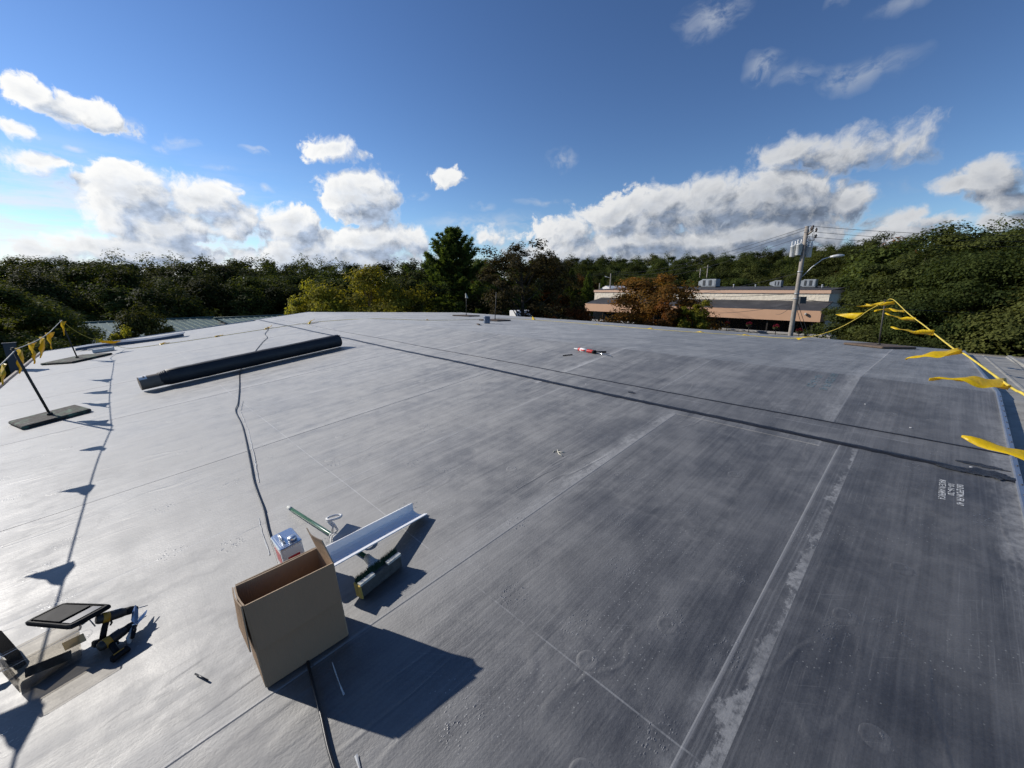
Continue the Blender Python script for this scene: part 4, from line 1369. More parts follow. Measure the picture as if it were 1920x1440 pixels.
wire(PP + Vector((0, 0, 7.25)), P_l + Vector((0, 0, -1.9)), 1.9, 0.011, 'cable leaving the pole below the transformers towards the left')
wire(PP + Vector((0, 0, 6.2)), P_l + Vector((0, 0, -2.6)), 0.9, 0.014, 'thick lower cable running left from the pole across the hill')
wire(PP + Vector((0, 0, 5.9)), P_l + Vector((0.2, 0, -3.1)), 0.9, 0.011, 'lowest cable running left from the pole over the roof of the tan building')
wire(PP + Vector((0, 0, 5.95)), FR + Vector((0, 0, -2.9)), 0.5, 0.014, 'thick cable running right from the pole in front of the maples')
far_l = polar(-2, 80); far_l.z = 8.6
wire(P_l + Vector((0, 0, 0.3)), far_l, 0.5, 0.02, 'distant upper wire running left from the distant light pole')
wire(P_l + Vector((0, 0, 0.0)), far_l + Vector((0, 0, -.4)), 0.5, 0.02, 'distant lower wire running left from the distant light pole')
eave = BM @ Vector((27.0, 0, 4.0))
wire(polar(3.0, 58, 4.6), BM @ Vector((22.5, 3.8, 5.6)), 0.25, 0.018, 'service wire drooping across the left end of the tan building')
wire(PP + Vector((0, 0, 5.8)), PP + BX * 5.5 + Vector((0, 0, 4.3)) + BY * 16, 0.25, 0.012, 'thin drop wire from the pole to the tan building roof')
wire(PP + Vector((0, 0, 5.7)), PP + BX * 13 + Vector((0, 0, 4.2)) + BY * 17, 0.3, 0.012, 'second thin drop wire crossing the cream wall left of the pole')
# guy wires down to the right
gy = PP - side * 2.2 + toward * 0.4
for k, (z0, dx) in enumerate(((5.6, 0.0), (5.9, 0.25))):
    wire(PP + Vector((0, 0, z0)), Vector((gy.x, gy.y, 0)) - side * dx, 0, 0.012, ('left' if k == 0 else 'right') + ' guy wire slanting down from the pole to the right', 'guy_wire')
gd = Vector((gy.x, gy.y, 0)) - side * .25
g2 = PP + Vector((0, 0, 5.9))
o = MB().tube([gd, gd.lerp(g2, 0.62)], 0.035, 6).build('guy_marker', plain('guy_guard_tan', (0.40, 0.30, 0.17), 0.6))
tag(o, 'tan plastic guard sleeve on the guy wire beside the pole', 'guy guard')

# ================================================================== white truck seen between the trunks
tk = polar(1.3, 66); tk.z = 0.0
t = thing('parked_truck', 'white truck mostly hidden behind the trunks of the brownish tree', 'truck', Matrix.Translation(tk) @ Matrix.Rotation(0.5, 4, 'Z'))
M['glass_dk'] = M['darkglass']
MB().rbox(-1.6, 2.4, -1.1, 1.1, 0.7, 3.15, 0.08).build('cargo_box', M['white_paint'], t)
MB().prism([(0, 0.6), (1.7, 0.6), (1.7, 1.35), (1.15, 2.35), (0, 2.35)], -1.0, 1.0, Matrix.Translation((2.45, 0, 0)) @ Matrix(((1, 0, 0, 0), (0, 0, 1, 0), (0, 1, 0, 0), (0, 0, 0, 1)))).build('cab', M['white_paint'], t)
MB().add([(4.17, -.85, 1.45), (4.17, .85, 1.45), (3.65, .8, 2.28), (3.65, -.8, 2.28)], [(0, 1, 2, 3)]).build('windscreen', M['darkglass'], t)
for x in (-0.6, 3.2):
    for y in (-0.95, 0.95):
        w = MB().lathe([(0.2, -.12), (0.42, -.12), (0.45, 0), (0.42, .12), (0.2, .12)], 14, Matrix.Translation((x, y, .45)) @ Matrix.Rotation(R(90), 4, 'X')).build('wheel', M['wire'], t)
# grey duct standing just beyond the eave
gp = polar(-51.6, 14.9); gp.z = 0
t = thing('metal_duct', 'grey sheet metal duct standing just beyond the roof eave at the left edge', 'duct', Matrix.Translation(gp) @ Matrix.Rotation(0.9, 4, 'Z') @ Matrix.Rotation(R(-3), 4, 'X'))
M['duct'] = plain('grey_duct', (0.05, 0.055, 0.065), 0.55, 0.2)
MB().box(-.10, .10, -.08, .08, 0, 5.16).build('shaft', M['duct'], t)
MB().box(-.115, .115, -.095, .095, 5.162, 5.19).build('cap', M['duct'], t)

# ================================================================== things lying on the roof
M['yellow'] = None


def flag_mat():
    m, k, b = new_mat('yellow_vinyl')
    tc = k.new('ShaderNodeTexCoord').outputs['Object']
    n = k.noise(tc, 9, 4)
    c = k.mix(n, (0.78, 0.52, 0.010), (0.88, 0.66, 0.020))
    k.put(b.inputs['Base Color'], c)
    b.inputs['Roughness'].default_value = 0.35
    tr = k.new('ShaderNodeBsdfTranslucent'); k.put(tr.inputs['Color'], c)
    k.put(b.inputs['Normal'], k.bump(k.noise(tc, 30, 3), 0.35, 0.01))
    mx = k.new('ShaderNodeMixShader'); mx.inputs[0].default_value = 0.38
    k.t.links.new(b.outputs[0], mx.inputs[1]); k.t.links.new(tr.outputs[0], mx.inputs[2])
    k.t.links.new(mx.outputs[0], k.t.nodes['Material Output'].inputs['Surface'])
    return m


M['yellow'] = flag_mat()
M['rope_y'] = plain('yellow_cord', (0.66, 0.50, 0.07), 0.6, var=0.2, scale=30)
M['rope_w'] = plain('dirty_white_cord', (0.45, 0.44, 0.38), 0.7, var=0.2, scale=30)
M['rubber_base'] = plain('weathered_rubber_base', (0.050, 0.042, 0.036), 0.8, var=0.45, scale=5, bump=0.7, spec=0.2, dirt=(0.12, 0.19, 0.13), dirt_amt=0.95)
M['brown_base'] = plain('brown_base', (0.115, 0.080, 0.055), 0.8, var=0.3, scale=14, bump=0.4, dirt=(0.05, 0.04, 0.035), dirt_amt=0.6)
M['post_steel'] = plain('rusted_post', (0.055, 0.050, 0.042), 0.6, 0.3, var=0.3, scale=12)


def uvw(u, v, hv):
    """point hv metres straight above the roof"""
    p = HX * u + GX * v
    return Vector((p.x, p.y, zroof(u) + hv))


def stand(u, v, rot, label, w, d, mat, post_h=1.0, post_lean=0.0, slots=True):
    t = thing('flag_stand', label, 'flag stand', RM(u, v, 0.009, rot), 'warning line stands')
    b = MB()
    b.rbox(-w / 2, w / 2, -d / 2, d / 2, 0.0, 0.045, 0.03, seg=3)
    bs = b.build('base_plate', mat, t)
    if slots:
        for sx in (-1, 1):
            MB().rbox(-.05 + sx * w * .36, .05 + sx * w * .36, -d * .38 - .012, -d * .38 + .012, 0.0455, 0.0485, 0.008).build('hand_slot', M['wire'], bs)
    MB().lathe([(0.030, 0.045), (0.030, 0.075), (0.022, 0.08)], 12).build('socket', M['post_steel'], t)
    MB().tube([(0, 0, 0.04), (post_lean * .5, 0, post_h * .5), (post_lean, 0, post_h)], 0.015, 10).build('post', M['post_steel'], t)
    MB().tube([(post_lean - .025, 0, post_h - .03), (post_lean, .03, post_h - .02), (post_lean + .03, 0, post_h - .03)], 0.006, 6).build('hook', M['post_steel'], t)
    return t


stand(-0.95, 8.33, R(18), 'flag stand with a weathered greenish rubber base, nearest one at the left eave', 0.68, 0.62, M['rubber_base'], 1.02, -0.06)
stand(-1.02, 15.12, R(40), 'second flag stand by the left eave, grey base with a pale block behind it', 0.95, 0.95, M['brown_base'] if False else M['rubber_base'], 1.03, -0.02, False)
stand(11.5, 15.05, R(20), 'far flag stand before the pine with a limp white rag on top', 1.0, 0.9, M['brown_base'], 1.02, 0.0, False)
stand(10.1, 11.45, R(15), 'flag stand with a brown base right behind the small blue grey can', 0.95, 0.85, M['brown_base'], 1.05, 0.05, False)
stand(11.65, 0.72, R(55), 'flag stand at the right with a brown board base, holding up the yellow flag line', 0.85, 0.85, M['brown_base'], 1.0, 0.06, False)
# limp rag on the pine-side stand
b = MB(); rows = []
for i in range(7):
    s = i / 6
    rows.append([uvw(11.5, 15.05, 1.04 - .22 * s) + Vector((0.05 * s + .05 * math.cos(a) * (0.4 + s), .05 * math.sin(a) * (0.3 + s), 0)) for a in np.linspace(0, 6.28, 7)[:-1]])
o = b.loft(rows, smooth=True).build('rag', M['rope_w']); tag(o, 'limp off white rag hanging on the post top before the pine', 'rag')
# pale foam block behind second stand
o = MB().rbox(-.22, .22, -.07, .07, 0, .09, .012).build('foam_block', M['white_paint']); o.matrix_world = RM(-0.55, 16.1, 0.014, R(-10)); tag(o, 'pale foam block lying behind the second stand at the left eave', 'block')


def rope(name, pts, r, label, mat, sag_sub=6):
    # smooth through the points (Catmull-Rom)
    P = [Vector(p) for p in pts]; out = []
    for i in range(len(P) - 1):
        a = P[max(i - 1, 0)]; b_ = P[i]; c = P[i + 1]; d = P[min(i + 2, len(P) - 1)]
        for k in range(sag_sub):
            t = k / sag_sub
            out.append(0.5 * ((2 * b_) + (c - a) * t + (2 * a - 5 * b_ + 4 * c - d) * t * t + (3 * b_ - a - 3 * c + d) * t ** 3))
    out.append(P[-1])
    o = MB().tube(out, r, 6).build(name, mat)
    tag(o, label, 'rope', 'warning line ropes')
    return o, out


right_pts = [uvw(u, v, q) for u, v, q in ((11.72, .70, 1.02), (11.08, .59, .975), (8.4, .27, .734), (6.71, .07, .612), (5.82, -.04, .57), (4.75, -.17, .65), (4.42, -.21, .694), (3.33, -.34, .782), (3.11, -.37, .806), (2.54, -.44, .844), (1.4, -.58, .90), (0.2, -.72, .98))]
rope('flag_rope', right_pts, 0.0065, 'taut yellow flag rope dropping from the right stand towards the lower right', M['rope_y'])
far_pts = [(11.72, .70, 1.02), (11.95, 1.03, .768), (11.96, 1.2, .58), (12.0, 1.62, .271), (12.0, 2.25, .05), (12.2, 3.45, .012), (12.0, 4.46, .012), (11.9, 6.0, .012), (12.2, 8.3, .012), (12.3, 11.5, .012), (10.0, 10.9, .03)]
far_pts = [uvw(*q) for q in far_pts[:-1]] + [uvw(11.6, 12.6, .012), uvw(9.8, 12.2, .012), uvw(7.6, 12.2, .012), uvw(6.2, 13.4, .012), uvw(4.9, 14.9, .012), uvw(3.3, 15.25, .012), uvw(1.95, 15.35, .012), uvw(.64, 15.57, .012), uvw(-.05, 15.8, .03), uvw(-.38, 15.72, .24), uvw(-.7, 15.45, .456), uvw(-.96, 15.26, .731), uvw(-1.13, 15.12, 1.03)]
rope('flag_rope', far_pts, 0.006, 'yellow flag rope fallen on the far roof between the right stand and the left stands', M['rope_y'])
left_pts = [uvw(u, v, q) for u, v, q in ((-1.13, 15.12, 1.03), (-1.11, 13.2, .985), (-1.1, 11.8, .95), (-1.1, 10.2, .95), (-1.1, 8.42, 1.0))]
rope('flag_rope', left_pts, 0.0065, 'flag rope strung between the two stands at the left eave', M['rope_w'])
left2 = [uvw(u, v, q) for u, v, q in ((-1.1, 8.42, 1.0), (-1.12, 6.9, .90), (-1.15, 5.0, .84), (-1.2, 3.0, .83), (-1.22, 1.0, .88), (-1.25, -1.5, 1.0))]
rope('flag_rope', left2, 0.0065, 'flag rope leaving the near left stand out of the picture', M['rope_w'])


def flag(p, along, tip, width, label, group, wave=0.25, seed=0, n=12, twist=0.0, crinkle=0.016):
    """pennant: base of `width` along the rope at p, blowing to tip; a thin curled sheet"""
    r = random.Random(seed)
    p = Vector(p); along = Vector(along).normalized(); tip = Vector(tip)
    L = (tip - p); ln = L.length
    nrm = L.cross(along).normalized()
    rows = []
    ph = r.random() * 3
    for i in range(n + 1):
        s = i / n
        w = width * (1 - s) ** 0.9 + 0.006
        c = p + L * s + nrm * (ln * wave * 0.35 * math.sin(s * 4.2 + ph) * s)
        row = []
        for j in range(4):
            q = (j / 3 - 0.5)
            tw_ = twist * s * math.sin(ph * 2 + s * 2.5)
            row.append(c + (along * math.cos(tw_) + nrm * math.sin(tw_)) * (w * q) + nrm * (0.12 * w * math.sin(q * 5 + ph + s * 4)) + nrm * (ln * crinkle * math.sin(s * 15 + j * 1.1 + ph) * min(1, s * 4)))
        rows.append(row)
    b = MB()
    b.loft(rows, closed=False, cap=False, smooth=True)
    back = [[q + nrm * 0.0006 for q in row] for row in rows]
    o = b.build('pennant_flag', M['yellow'])
    md = o.modifiers.new('thickness', 'SOLIDIFY'); md.thickness = 0.0012
    tag(o, label, 'flag', group)
    return o


def rope_dir(pts, i):
    return (pts[min(i + 1, len(pts) - 1)] - pts[max(i - 1, 0)]).normalized()


grp = 'yellow pennants on the warning line'


def rflag(u, v, q, tip, width, label, seed, wave=0.25):
    along = (HX * 1.0 + Vector((0, 0, -0.10))).normalized()
    return flag(uvw(u, v, q), along, uvw(*tip), width * 0.80, label, grp, wave * 0.7, seed, 16, 0.35, 0.02)


rflag(10.9, .57, .93, (11.2, 1.02, .86), .26, 'crumpled yellow pennant bunched just right of the right stand top', 1)
rflag(8.9, .33, .765, (9.3, .72, .78), .24, 'thin yellow pennant seen edge on below the right stand top', 2)
rflag(7.6, .16, .655, (7.9, .50, .70), .24, 'yellow pennant just above the larger drooping one on the right rope', 3)
rflag(5.9, -.03, .57, (6.05, .31, .56), .26, 'curled yellow pennant halfway down the right rope', 4)
rflag(4.6, -.19, .685, (4.5, .10, .60), .26, 'yellow pennant dipping left at the roof corner on the right rope', 5)
rflag(3.4, -.34, .775, (3.24, -.04, .80), .28, 'widest yellow pennant streaming left above the steel edge strip', 6, .2)
rflag(2.08, -.49, .865, (2.12, -.14, .88), .26, 'lowest yellow pennant reaching in from the right picture edge', 7, .2)
# left of the right stand
flag(uvw(11.93, .86, .90), uvw(11.96, 1.1, .7) - uvw(11.7, .7, 1.0), uvw(12.0, 1.25, .84), .22, 'yellow pennant wrapped along the rope just left of the right stand', grp, .2, 8)
flag(uvw(11.97, 1.16, .64), uvw(11.96, 1.2, .58) - uvw(11.95, 1.03, .77), uvw(12.1, 1.62, .66), .22, 'yellow pennant flying left from the sagging rope left of the right stand', grp, .2, 9)
flag(uvw(12.05, 2.1, .06), uvw(12, 2.3, .04) - uvw(12, 1.9, .12), uvw(12.15, 2.35, .05), .28, 'yellow pennant touching down where the rope meets the far roof', grp, .2, 10)
for i, (u, v, tu, tv, word) in enumerate(((12.2, 3.45, 12.35, 3.75, 'first flat pennant left of the landing rope on the far roof'), (12.0, 4.5, 12.1, 4.8, 'second flat pennant along the fallen rope on the far roof'), (11.9, 6.0, 12.0, 6.3, 'third flat pennant along the fallen rope, below the orange maple'),
                                          (12.2, 8.3, 12.4, 8.6, 'flat pennant on the far roof before the reddish tree'), (12.3, 11.5, 12.45, 11.75, 'pennant standing up a little on the far roof, right of the brown based stand'), (7.6, 12.2, 7.8, 12.5, 'flat pennant on the far slope left of the small can'),
                                          (4.5, 14.7, 4.8, 15.0, 'pennant sticking up beside the double seam near the left rake'), (3.3, 15.25, 3.6, 15.55, 'bunched pennant where the black cable meets the fallen rope'), (1.95, 15.35, 2.2, 15.55, 'flat pennant above the black roll near the left rake'), (.64, 15.57, .9, 15.8, 'flat pennant on the fallen rope left of the cable'))):
    hup = 0.16 if i in (4, 6) else (0.08 if i == 7 else 0.03)
    flag(uvw(u, v, 0.014), uvw(u, v + .2, 0.014) - uvw(u, v, 0.014), uvw(tu, tv, hup), .22, word, 'yellow pennants lying on the roof', .25, 30 + i)
# left stands: hanging pennants
for i, (v, q, dv, word) in enumerate(((14.9, 1.0, .12, 'yellow pennant bunched at the top of the second left stand'), (12.0, .95, .15, 'yellow pennant hanging between the two left stands, farther one'), (10.9, .945, -.15, 'yellow pennant hanging between the two left stands, middle one'),
                                      (9.7, .955, .2, 'yellow pennant hanging close to the nearer left stand'), (8.62, .98, .05, 'yellow pennant drooping right at the top of the nearer left stand'))):
    flag(uvw(-1.1, v, q), uvw(-1.1, v - 1, q) - uvw(-1.1, v, q), uvw(-1.1 - .06, v + dv, q - .34), .44, word, grp, .12, 50 + i)
flag(uvw(-.5, 15.63, .30), uvw(-.7, 15.45, .456) - uvw(-.38, 15.72, .24), uvw(-.15, 15.55, .26), .26, 'yellow pennant on the rope coming down right of the second left stand', grp, .2, 60)
for i, (v, q) in enumerate(((7.45, .93), (6.17, .88), (4.70, .84), (3.50, .83), (2.55, .84), (1.6, .86))):
    u_ = -1.1 - .02 * i
    flag(uvw(u_, v, q), Vector(GX), uvw(u_ - .03, v - .16, q - .22), .26, 'yellow pennant outside the frame whose shadow falls on the left roof', 'pennants outside the frame', .06, 70 + i)

# ------------------------------------------------------------------ roll of rubber membrane
M['roll'] = plain('new_rubber', (0.024, 0.025, 0.028), 0.58, var=0.2, scale=3, dirt=(0.05, 0.05, 0.052), dirt_amt=0.3)
M['core'] = plain('cardboard_core', (0.17, 0.14, 0.11), 0.8, var=0.15, scale=8)
M['label'] = plain('white_label', (0.72, 0.72, 0.70), 0.6, var=0.06)
A = uvw(0.37, 8.89, 0.155); Bp = uvw(3.43, 9.22, 0.155)
ax = (Bp - A).normalized()
rl = thing('membrane_roll', 'long black roll of rubber roofing with its cardboard core poking out at the left', 'roll', Matrix.Identity(4))


def spiral_ring(c, ax, r, squash=0.90, n=28):
    s = ax.cross(Vector((0, 0, 1))).normalized(); u_ = s.cross(ax)
    return [c + s * r * math.cos(2 * math.pi * k / n) + u_ * r * squash * math.sin(2 * math.pi * k / n) for k in range(n)]


rq = random.Random(3)
Lr = (Bp - A).length
MB().loft([spiral_ring(A, ax, .135), spiral_ring(A + ax * .012, ax, .149)] + [spiral_ring(A + ax * (Lr * k / 16) + Vector((rq.uniform(-.002, .002), 0, rq.uniform(-.002, .002))), ax, .150 + rq.uniform(-.002, .0025), .90 + rq.uniform(-.008, .008)) for k in range(1, 16)] + [spiral_ring(Bp - ax * .01, ax, .151), spiral_ring(Bp, ax, .140)], smooth=True).build('rolled_sheet', M['roll'], rl)
for k, (off, rr_) in enumerate(((-.03, .142), (-.055, .136), (-.08, .131), (-.10, .126))):
    MB().loft([spiral_ring(A + ax * off, ax, rr_ - .004), spiral_ring(A + ax * (off + .004), ax, rr_), spiral_ring(A + ax * (off + .05), ax, rr_)], smooth=True).build('inner_wrap', M['roll'], rl)
lip = MB(); rows = []
for k in range(20):
    c_ = A.lerp(Bp, k / 19); a_ = R(58) + .02 * math.sin(k * .7)
    o_ = [(.1515, a_ - .10), (.1560 + .0012 * math.sin(k), a_), (.1515, a_ + .02)]
    rows.append([c_ + (ax.cross(Vector((0, 0, 1))).normalized() * math.cos(q_) + Vector((0, 0, 1)) * .94 * math.sin(q_)) * r_ for r_, q_ in o_])
lip.loft(rows, closed=False, cap=False).build('loose_edge', M['roll'], rl)
core = MB().loft([spiral_ring(A - ax * .36 + Vector((0, 0, -.012)), ax, .105), spiral_ring(A - ax * .36 + Vector((0, 0, -.012)), ax, .122), spiral_ring(A + ax * .1 + Vector((0, 0, -.012)), ax, .122)], smooth=False).build('core_tube', M['core'], rl)
s_ = ax.cross(Vector((0, 0, 1))).normalized(); u_ = s_.cross(ax)
lab = MB(); rows = []
for x_ in (-.355, -.255):
    rows.append([A + ax * x_ + Vector((0, 0, -.012)) + (s_ * math.cos(a) + u_ * .94 * math.sin(a)) * .1235 for a in np.linspace(R(38), R(100), 7)])
lab.loft(rows, closed=False, cap=False).build('label', M['label'], core)
MB().loft([[A - ax * .30 + Vector((0, 0, -.012)) + (s_ * math.cos(a) + u_ * .94 * math.sin(a)) * .124 for a in np.linspace(R(55), R(80), 4)], [A - ax * .2765 + Vector((0, 0, -.012)) + (s_ * math.cos(a) + u_ * .94 * math.sin(a)) * .124 for a in np.linspace(R(55), R(80), 4)]], closed=False, cap=False).build('label_print', M['wire'], core)

# ------------------------------------------------------------------ black cable with chalky residue beside it
M['cable'] = plain('black_cable', (0.016, 0.016, 0.018), 0.35, var=0.2)
cab = [(3.55, 15.9), (3.3, 14.85), (3.0, 13.9), (2.85, 13.0), (2.55, 12.2), (2.21, 11.2), (1.9, 10.3), (1.62, 9.6), (1.38, 8.66), (1.18, 7.6), (.96, 6.5), (.86, 6.1), (.79, 5.3), (.64, 4.2), (.575, 3.75), (.545, 3.45), (.52, 3.17), (.475, 2.85), (.44, 2.49), (.40, 2.1), (.36, 1.75), (.34, 1.62), (.31, 1.4), (.28, 1.19), (.27, .9)]
o = rope('power_cable', [RP(u, v, .0155) for u, v in cab], 0.0062, 'black cable snaking down the roof under the roll to the picture bottom', M['cable'])[0]
o['category'] = 'cable'; del o['group']
M['residue'] = plain('white_residue', (0.52, 0.52, 0.50), 0.8, var=0.2, scale=20)


def residue(pts, w, label, seed):
    r = random.Random(seed); b = MB()
    for i in range(len(pts) - 1):
        (u0, v0), (u1, v1) = pts[i], pts[i + 1]
        n = max(2, int(math.hypot(u1 - u0, v1 - v0) / .05))
        rows = []
        for k in range(n + 1):
            t = k / n
            ww = w * r.uniform(.35, 1.1)
            du = r.uniform(-.004, .004)
            u, v = u0 + (u1 - u0) * t + du, v0 + (v1 - v0) * t
            rows.append([RP(u - ww, v, .0082), RP(u, v, .0100), RP(u + ww, v, .0082)])
        if r.random() < 0.9: b.loft(rows, closed=False, cap=False)
    o = b.build('residue_streak', M['residue'], roof)
    if o.data.polygons[0].normal.z < 0: o.data.flip_normals()
    return o


residue([(1.03, 6.55), (.92, 6.1)], .003, '', 1)
residue([(.90, 6.0), (.82, 5.2), (.68, 4.2), (.60, 3.7)], .006, '', 2)
residue([(.47, 3.1), (.44, 2.85), (.42, 2.6)], .005, '', 3)
residue([(.425, 1.58), (.40, 1.4)], .004, '', 4)
residue([(.385, 1.33), (.345, 1.16), (.33, 1.0)], .007, '', 5)

# ------------------------------------------------------------------ cardboard box
def card_mat():
    m, k, b = new_mat('corrugated_cardboard')
    tc = k.new('ShaderNodeTexCoord').outputs['Object']
    n = k.noise(tc, 3.0, 6, 0.6); fl = k.noise(k.v('MULTIPLY', tc, (240, 240, 6)), 1.0, 2, 0.5)
    c = k.mix(n, (0.29, 0.190, 0.115), (0.36, 0.245, 0.152))
    c = k.mix(k.m('MULTIPLY', fl, 0.25), c, (0.24, 0.16, 0.10))
    k.put(b.inputs['Base Color'], c); b.inputs['Roughness'].default_value = 0.85
    b.inputs['Specular IOR Level'].default_value = 0.25
    k.put(b.inputs['Normal'], k.bump(k.m('ADD', k.m('MULTIPLY', fl, 0.5), k.m('ADD', n, k.m('MULTIPLY', k.noise(tc, 9.0, 2), 0.8))), 0.35, 0.010))
    return m


M['card'] = card_mat()
M['card_edge'] = plain('cardboard_cut_edge', (0.42, 0.31, 0.20), 0.85, var=0.15, scale=40)
bx = thing('cardboard_box', 'tall open brown cardboard box with its flaps folded out', 'box', Matrix.Identity(4))


def panel(corners, name, th=0.006, parent=None, nsub=4, bow=0.0):
    """thin board through four corners (bl, br, tr, tl), slightly bowed"""
    c = [Vector(q) for q in corners]
    n = (c[1] - c[0]).cross(c[3] - c[0]).normalized()
    F = []; 
    for i in range(nsub + 1):
        t = i / nsub
        row = []
        for j in range(nsub + 1):
            s = j / nsub
            p = c[0].lerp(c[1], s).lerp(c[3].lerp(c[2], s), t) + n * bow * math.sin(math.pi * s) * (t)
            row.append(p)
        F.append(row)
    b = MB()
    W_ = nsub + 1
    vs = [p for row in F for p in row] + [p + n * th for row in F for p in row]
    off = W_ * W_
    fs = []; mi = []
    for i in range(nsub):
        for j in range(nsub):
            a = i * W_ + j
            fs.append((a, a + W_, a + W_ + 1, a + 1)); fs.append((off + a, off + a + 1, off + a + W_ + 1, off + a + W_))
    b.add(vs, fs, 0)
    per = [j for j in range(W_)] + [i * W_ + nsub for i in range(1, W_)] + [nsub * W_ + j for j in reversed(range(nsub))] + [i * W_ for i in reversed(range(1, nsub))]
    ef = [(per[i], per[(i + 1) % len(per)], off + per[(i + 1) % len(per)], off + per[i]) for i in range(len(per))]
    base = len(b.v)
    for f in ef: b.f.append(f); b.mi.append(1); b.sm.append(False)
    return b.build(name, [M['card'], M['card_edge']], parent or bx)


fl_, fr_ = uvw(.188, 1.672, .014), uvw(.522, 1.660, .014)
bl_, br_ = uvw(.186, 1.885, .014), uvw(.512, 1.870, .014)
FLt, FRt = uvw(.166, 1.715, .405), uvw(.499, 1.680, .407)
BLt, BRt = uvw(.162, 1.865, .405), uvw(.484, 1.838, .407)
panel((fl_, fr_, FRt, FLt), 'front_panel')
panel((br_, bl_, BLt, BRt), 'back_panel', bow=-.004)
panel((bl_, fl_, FLt, BLt), 'side_panel', bow=.006)
panel((fr_, br_, BRt, FRt), 'side_panel', bow=.003)
panel((fl_ + Vector((0, 0, .004)), bl_ + Vector((0, 0, .004)), br_ + Vector((0, 0, .004)), fr_ + Vector((0, 0, .004))), 'bottom_panel')
off = (fl_ - bl_).normalized() * 0.010
low = lambda a, b_, t: a.lerp(b_, t)
# front flap folded down over the upper half of the front, left flap folded down over the left side
panel((low(FLt, fl_, .52) + off * 2.0, low(FRt, fr_, .47) + off * 1.7, FRt + off * .5 + Vector((0, 0, .003)), FLt + off * .5 + Vector((0, 0, .003))), 'front_flap', .005)
offl = (fl_ - fr_).normalized() * 0.012
panel((low(BLt, bl_, .52) + offl * 1.8, low(FLt, fl_, .52) + offl * 1.6, FLt + offl * .7 + Vector((0, 0, .002)), BLt + offl * .7 + Vector((0, 0, .002))), 'side_flap', .005, bow=.008)
# right flap standing up, its inside facing the sun
panel((FRt + Vector((0, 0, .002)), BRt + Vector((0, 0, .002)), uvw(.463, 1.885, .505), uvw(.492, 1.775, .475)), 'side_flap', .005, bow=-.012)
offb = (bl_ - fl_).normalized() * 0.012
panel((low(BRt, br_, .5) + offb * 2, low(BLt, bl_, .5) + offb * 2, BLt + offb * .7, BRt + offb * .7), 'back_flap', .005)

# ------------------------------------------------------------------ solvent can behind the box
M['tin'] = plain('bright_tin', (0.62, 0.64, 0.66), 0.28, 0.95, var=0.08, scale=9)
M['tin_paint'] = plain('tin_white_paint', (0.62, 0.62, 0.60), 0.4, 0.0, var=0.05)
M['red_paint'] = plain('red_paint', (0.45, 0.03, 0.035), 0.4)
M['black_plastic'] = plain('black_plastic', (0.012, 0.012, 0.013), 0.6, var=0.2, scale=10, spec=0.10, dirt=(0.06, 0.06, 0.06), dirt_amt=0.25)
cn = thing('solvent_can', 'shiny rectangular metal solvent can with red and white print behind the box', 'can', RM(.485, 2.30, .012, R(2)))
MB().rbox(-.055, .055, -.085, .085, 0, .225, .012).build('can_body', M['tin_paint'], cn)
MB().rbox(-.058, .058, -.088, .088, .222, .236, .014).build('can_rim', M['tin'], cn)
MB().rbox(-.046, .046, -.076, .076, .230, .2375, .012).build('can_top', M['tin'], cn)
MB().lathe([(.022, .2375), (.022, .256), (.018, .260), (.001, .260)], 14, Matrix.Translation((.02, -.05, 0))).build('cap', M['tin'], cn)
MB().tube([(-.02, -.045, .238), (-.022, -.03, .258), (-.022, .03, .258), (-.02, .045, .238)], .006, 6).build('handle', M['tin'], cn)
MB().box(-.0562, -.0552, -.05, .05, .10, .19).build('red_print', M['red_paint'], cn)
MB().box(-.03, .03, -.0862, -.0852, .05, .17).build('red_print', M['red_paint'], cn)

# ------------------------------------------------------------------ white metal drip edge lying across the broom
M['white_metal'] = plain('white_coated_metal', (0.80, 0.80, 0.80), 0.4, 0.0, var=0.03, scale=6)
Lp, Rp_ = uvw(.60, 2.04, .150), uvw(1.245, 2.215, .022)
axg = (Rp_ - Lp).normalized(); nup = (Vector((0, 0, 1)) - axg * axg.z).normalized(); lat = axg.cross(nup).normalized()   # lat: towards the viewer
if lat.dot(-GX) < 0: lat = -lat
prof = [(-.106, .042), (-.105, .046), (-.072, .060), (-.066, .014), (-.050, .002), (-.010, -.004), (.030, .0), (.050, .010), (.054, .014), (.092, .024), (.093, .018), (.060, .010), (.030, -.005), (-.010, -.009), (-.052, -.003), (-.070, .008), (-.080, .052)]
ge = thing('drip_edge', 'white metal drip edge profile resting across the green broom handle', 'metal profile', Matrix.Identity(4))
b = MB(); rows = []
for k in range(7):
    c = Lp.lerp(Rp_, k / 6) - axg * (.10 if k == 0 else 0)
    rows.append([c + lat * x_ * .84 + nup * z_ for x_, z_ in prof])
b.loft(rows).build('profile', M['white_metal'], ge)
tb = MB(); c = Lp + axg * .12 - lat * .085
tb.add([c - axg * .05 + nup * .045, c + axg * .15 + nup * .050, c + axg * .09 - lat * .06 + nup * .085, c - axg * .03 - lat * .02 + nup * .06,
        c - axg * .05 + nup * .044, c + axg * .15 + nup * .049, c + axg * .09 - lat * .06 + nup * .084, c - axg * .03 - lat * .02 + nup * .059], [(0, 1, 2, 3), (7, 6, 5, 4), (0, 4, 5, 1), (1, 5, 6, 2), (2, 6, 7, 3), (3, 7, 4, 0)])
tb.build('bent_tab', plain('grey_metal_back', (0.30, 0.31, 0.32), 0.45, 0.1), ge)

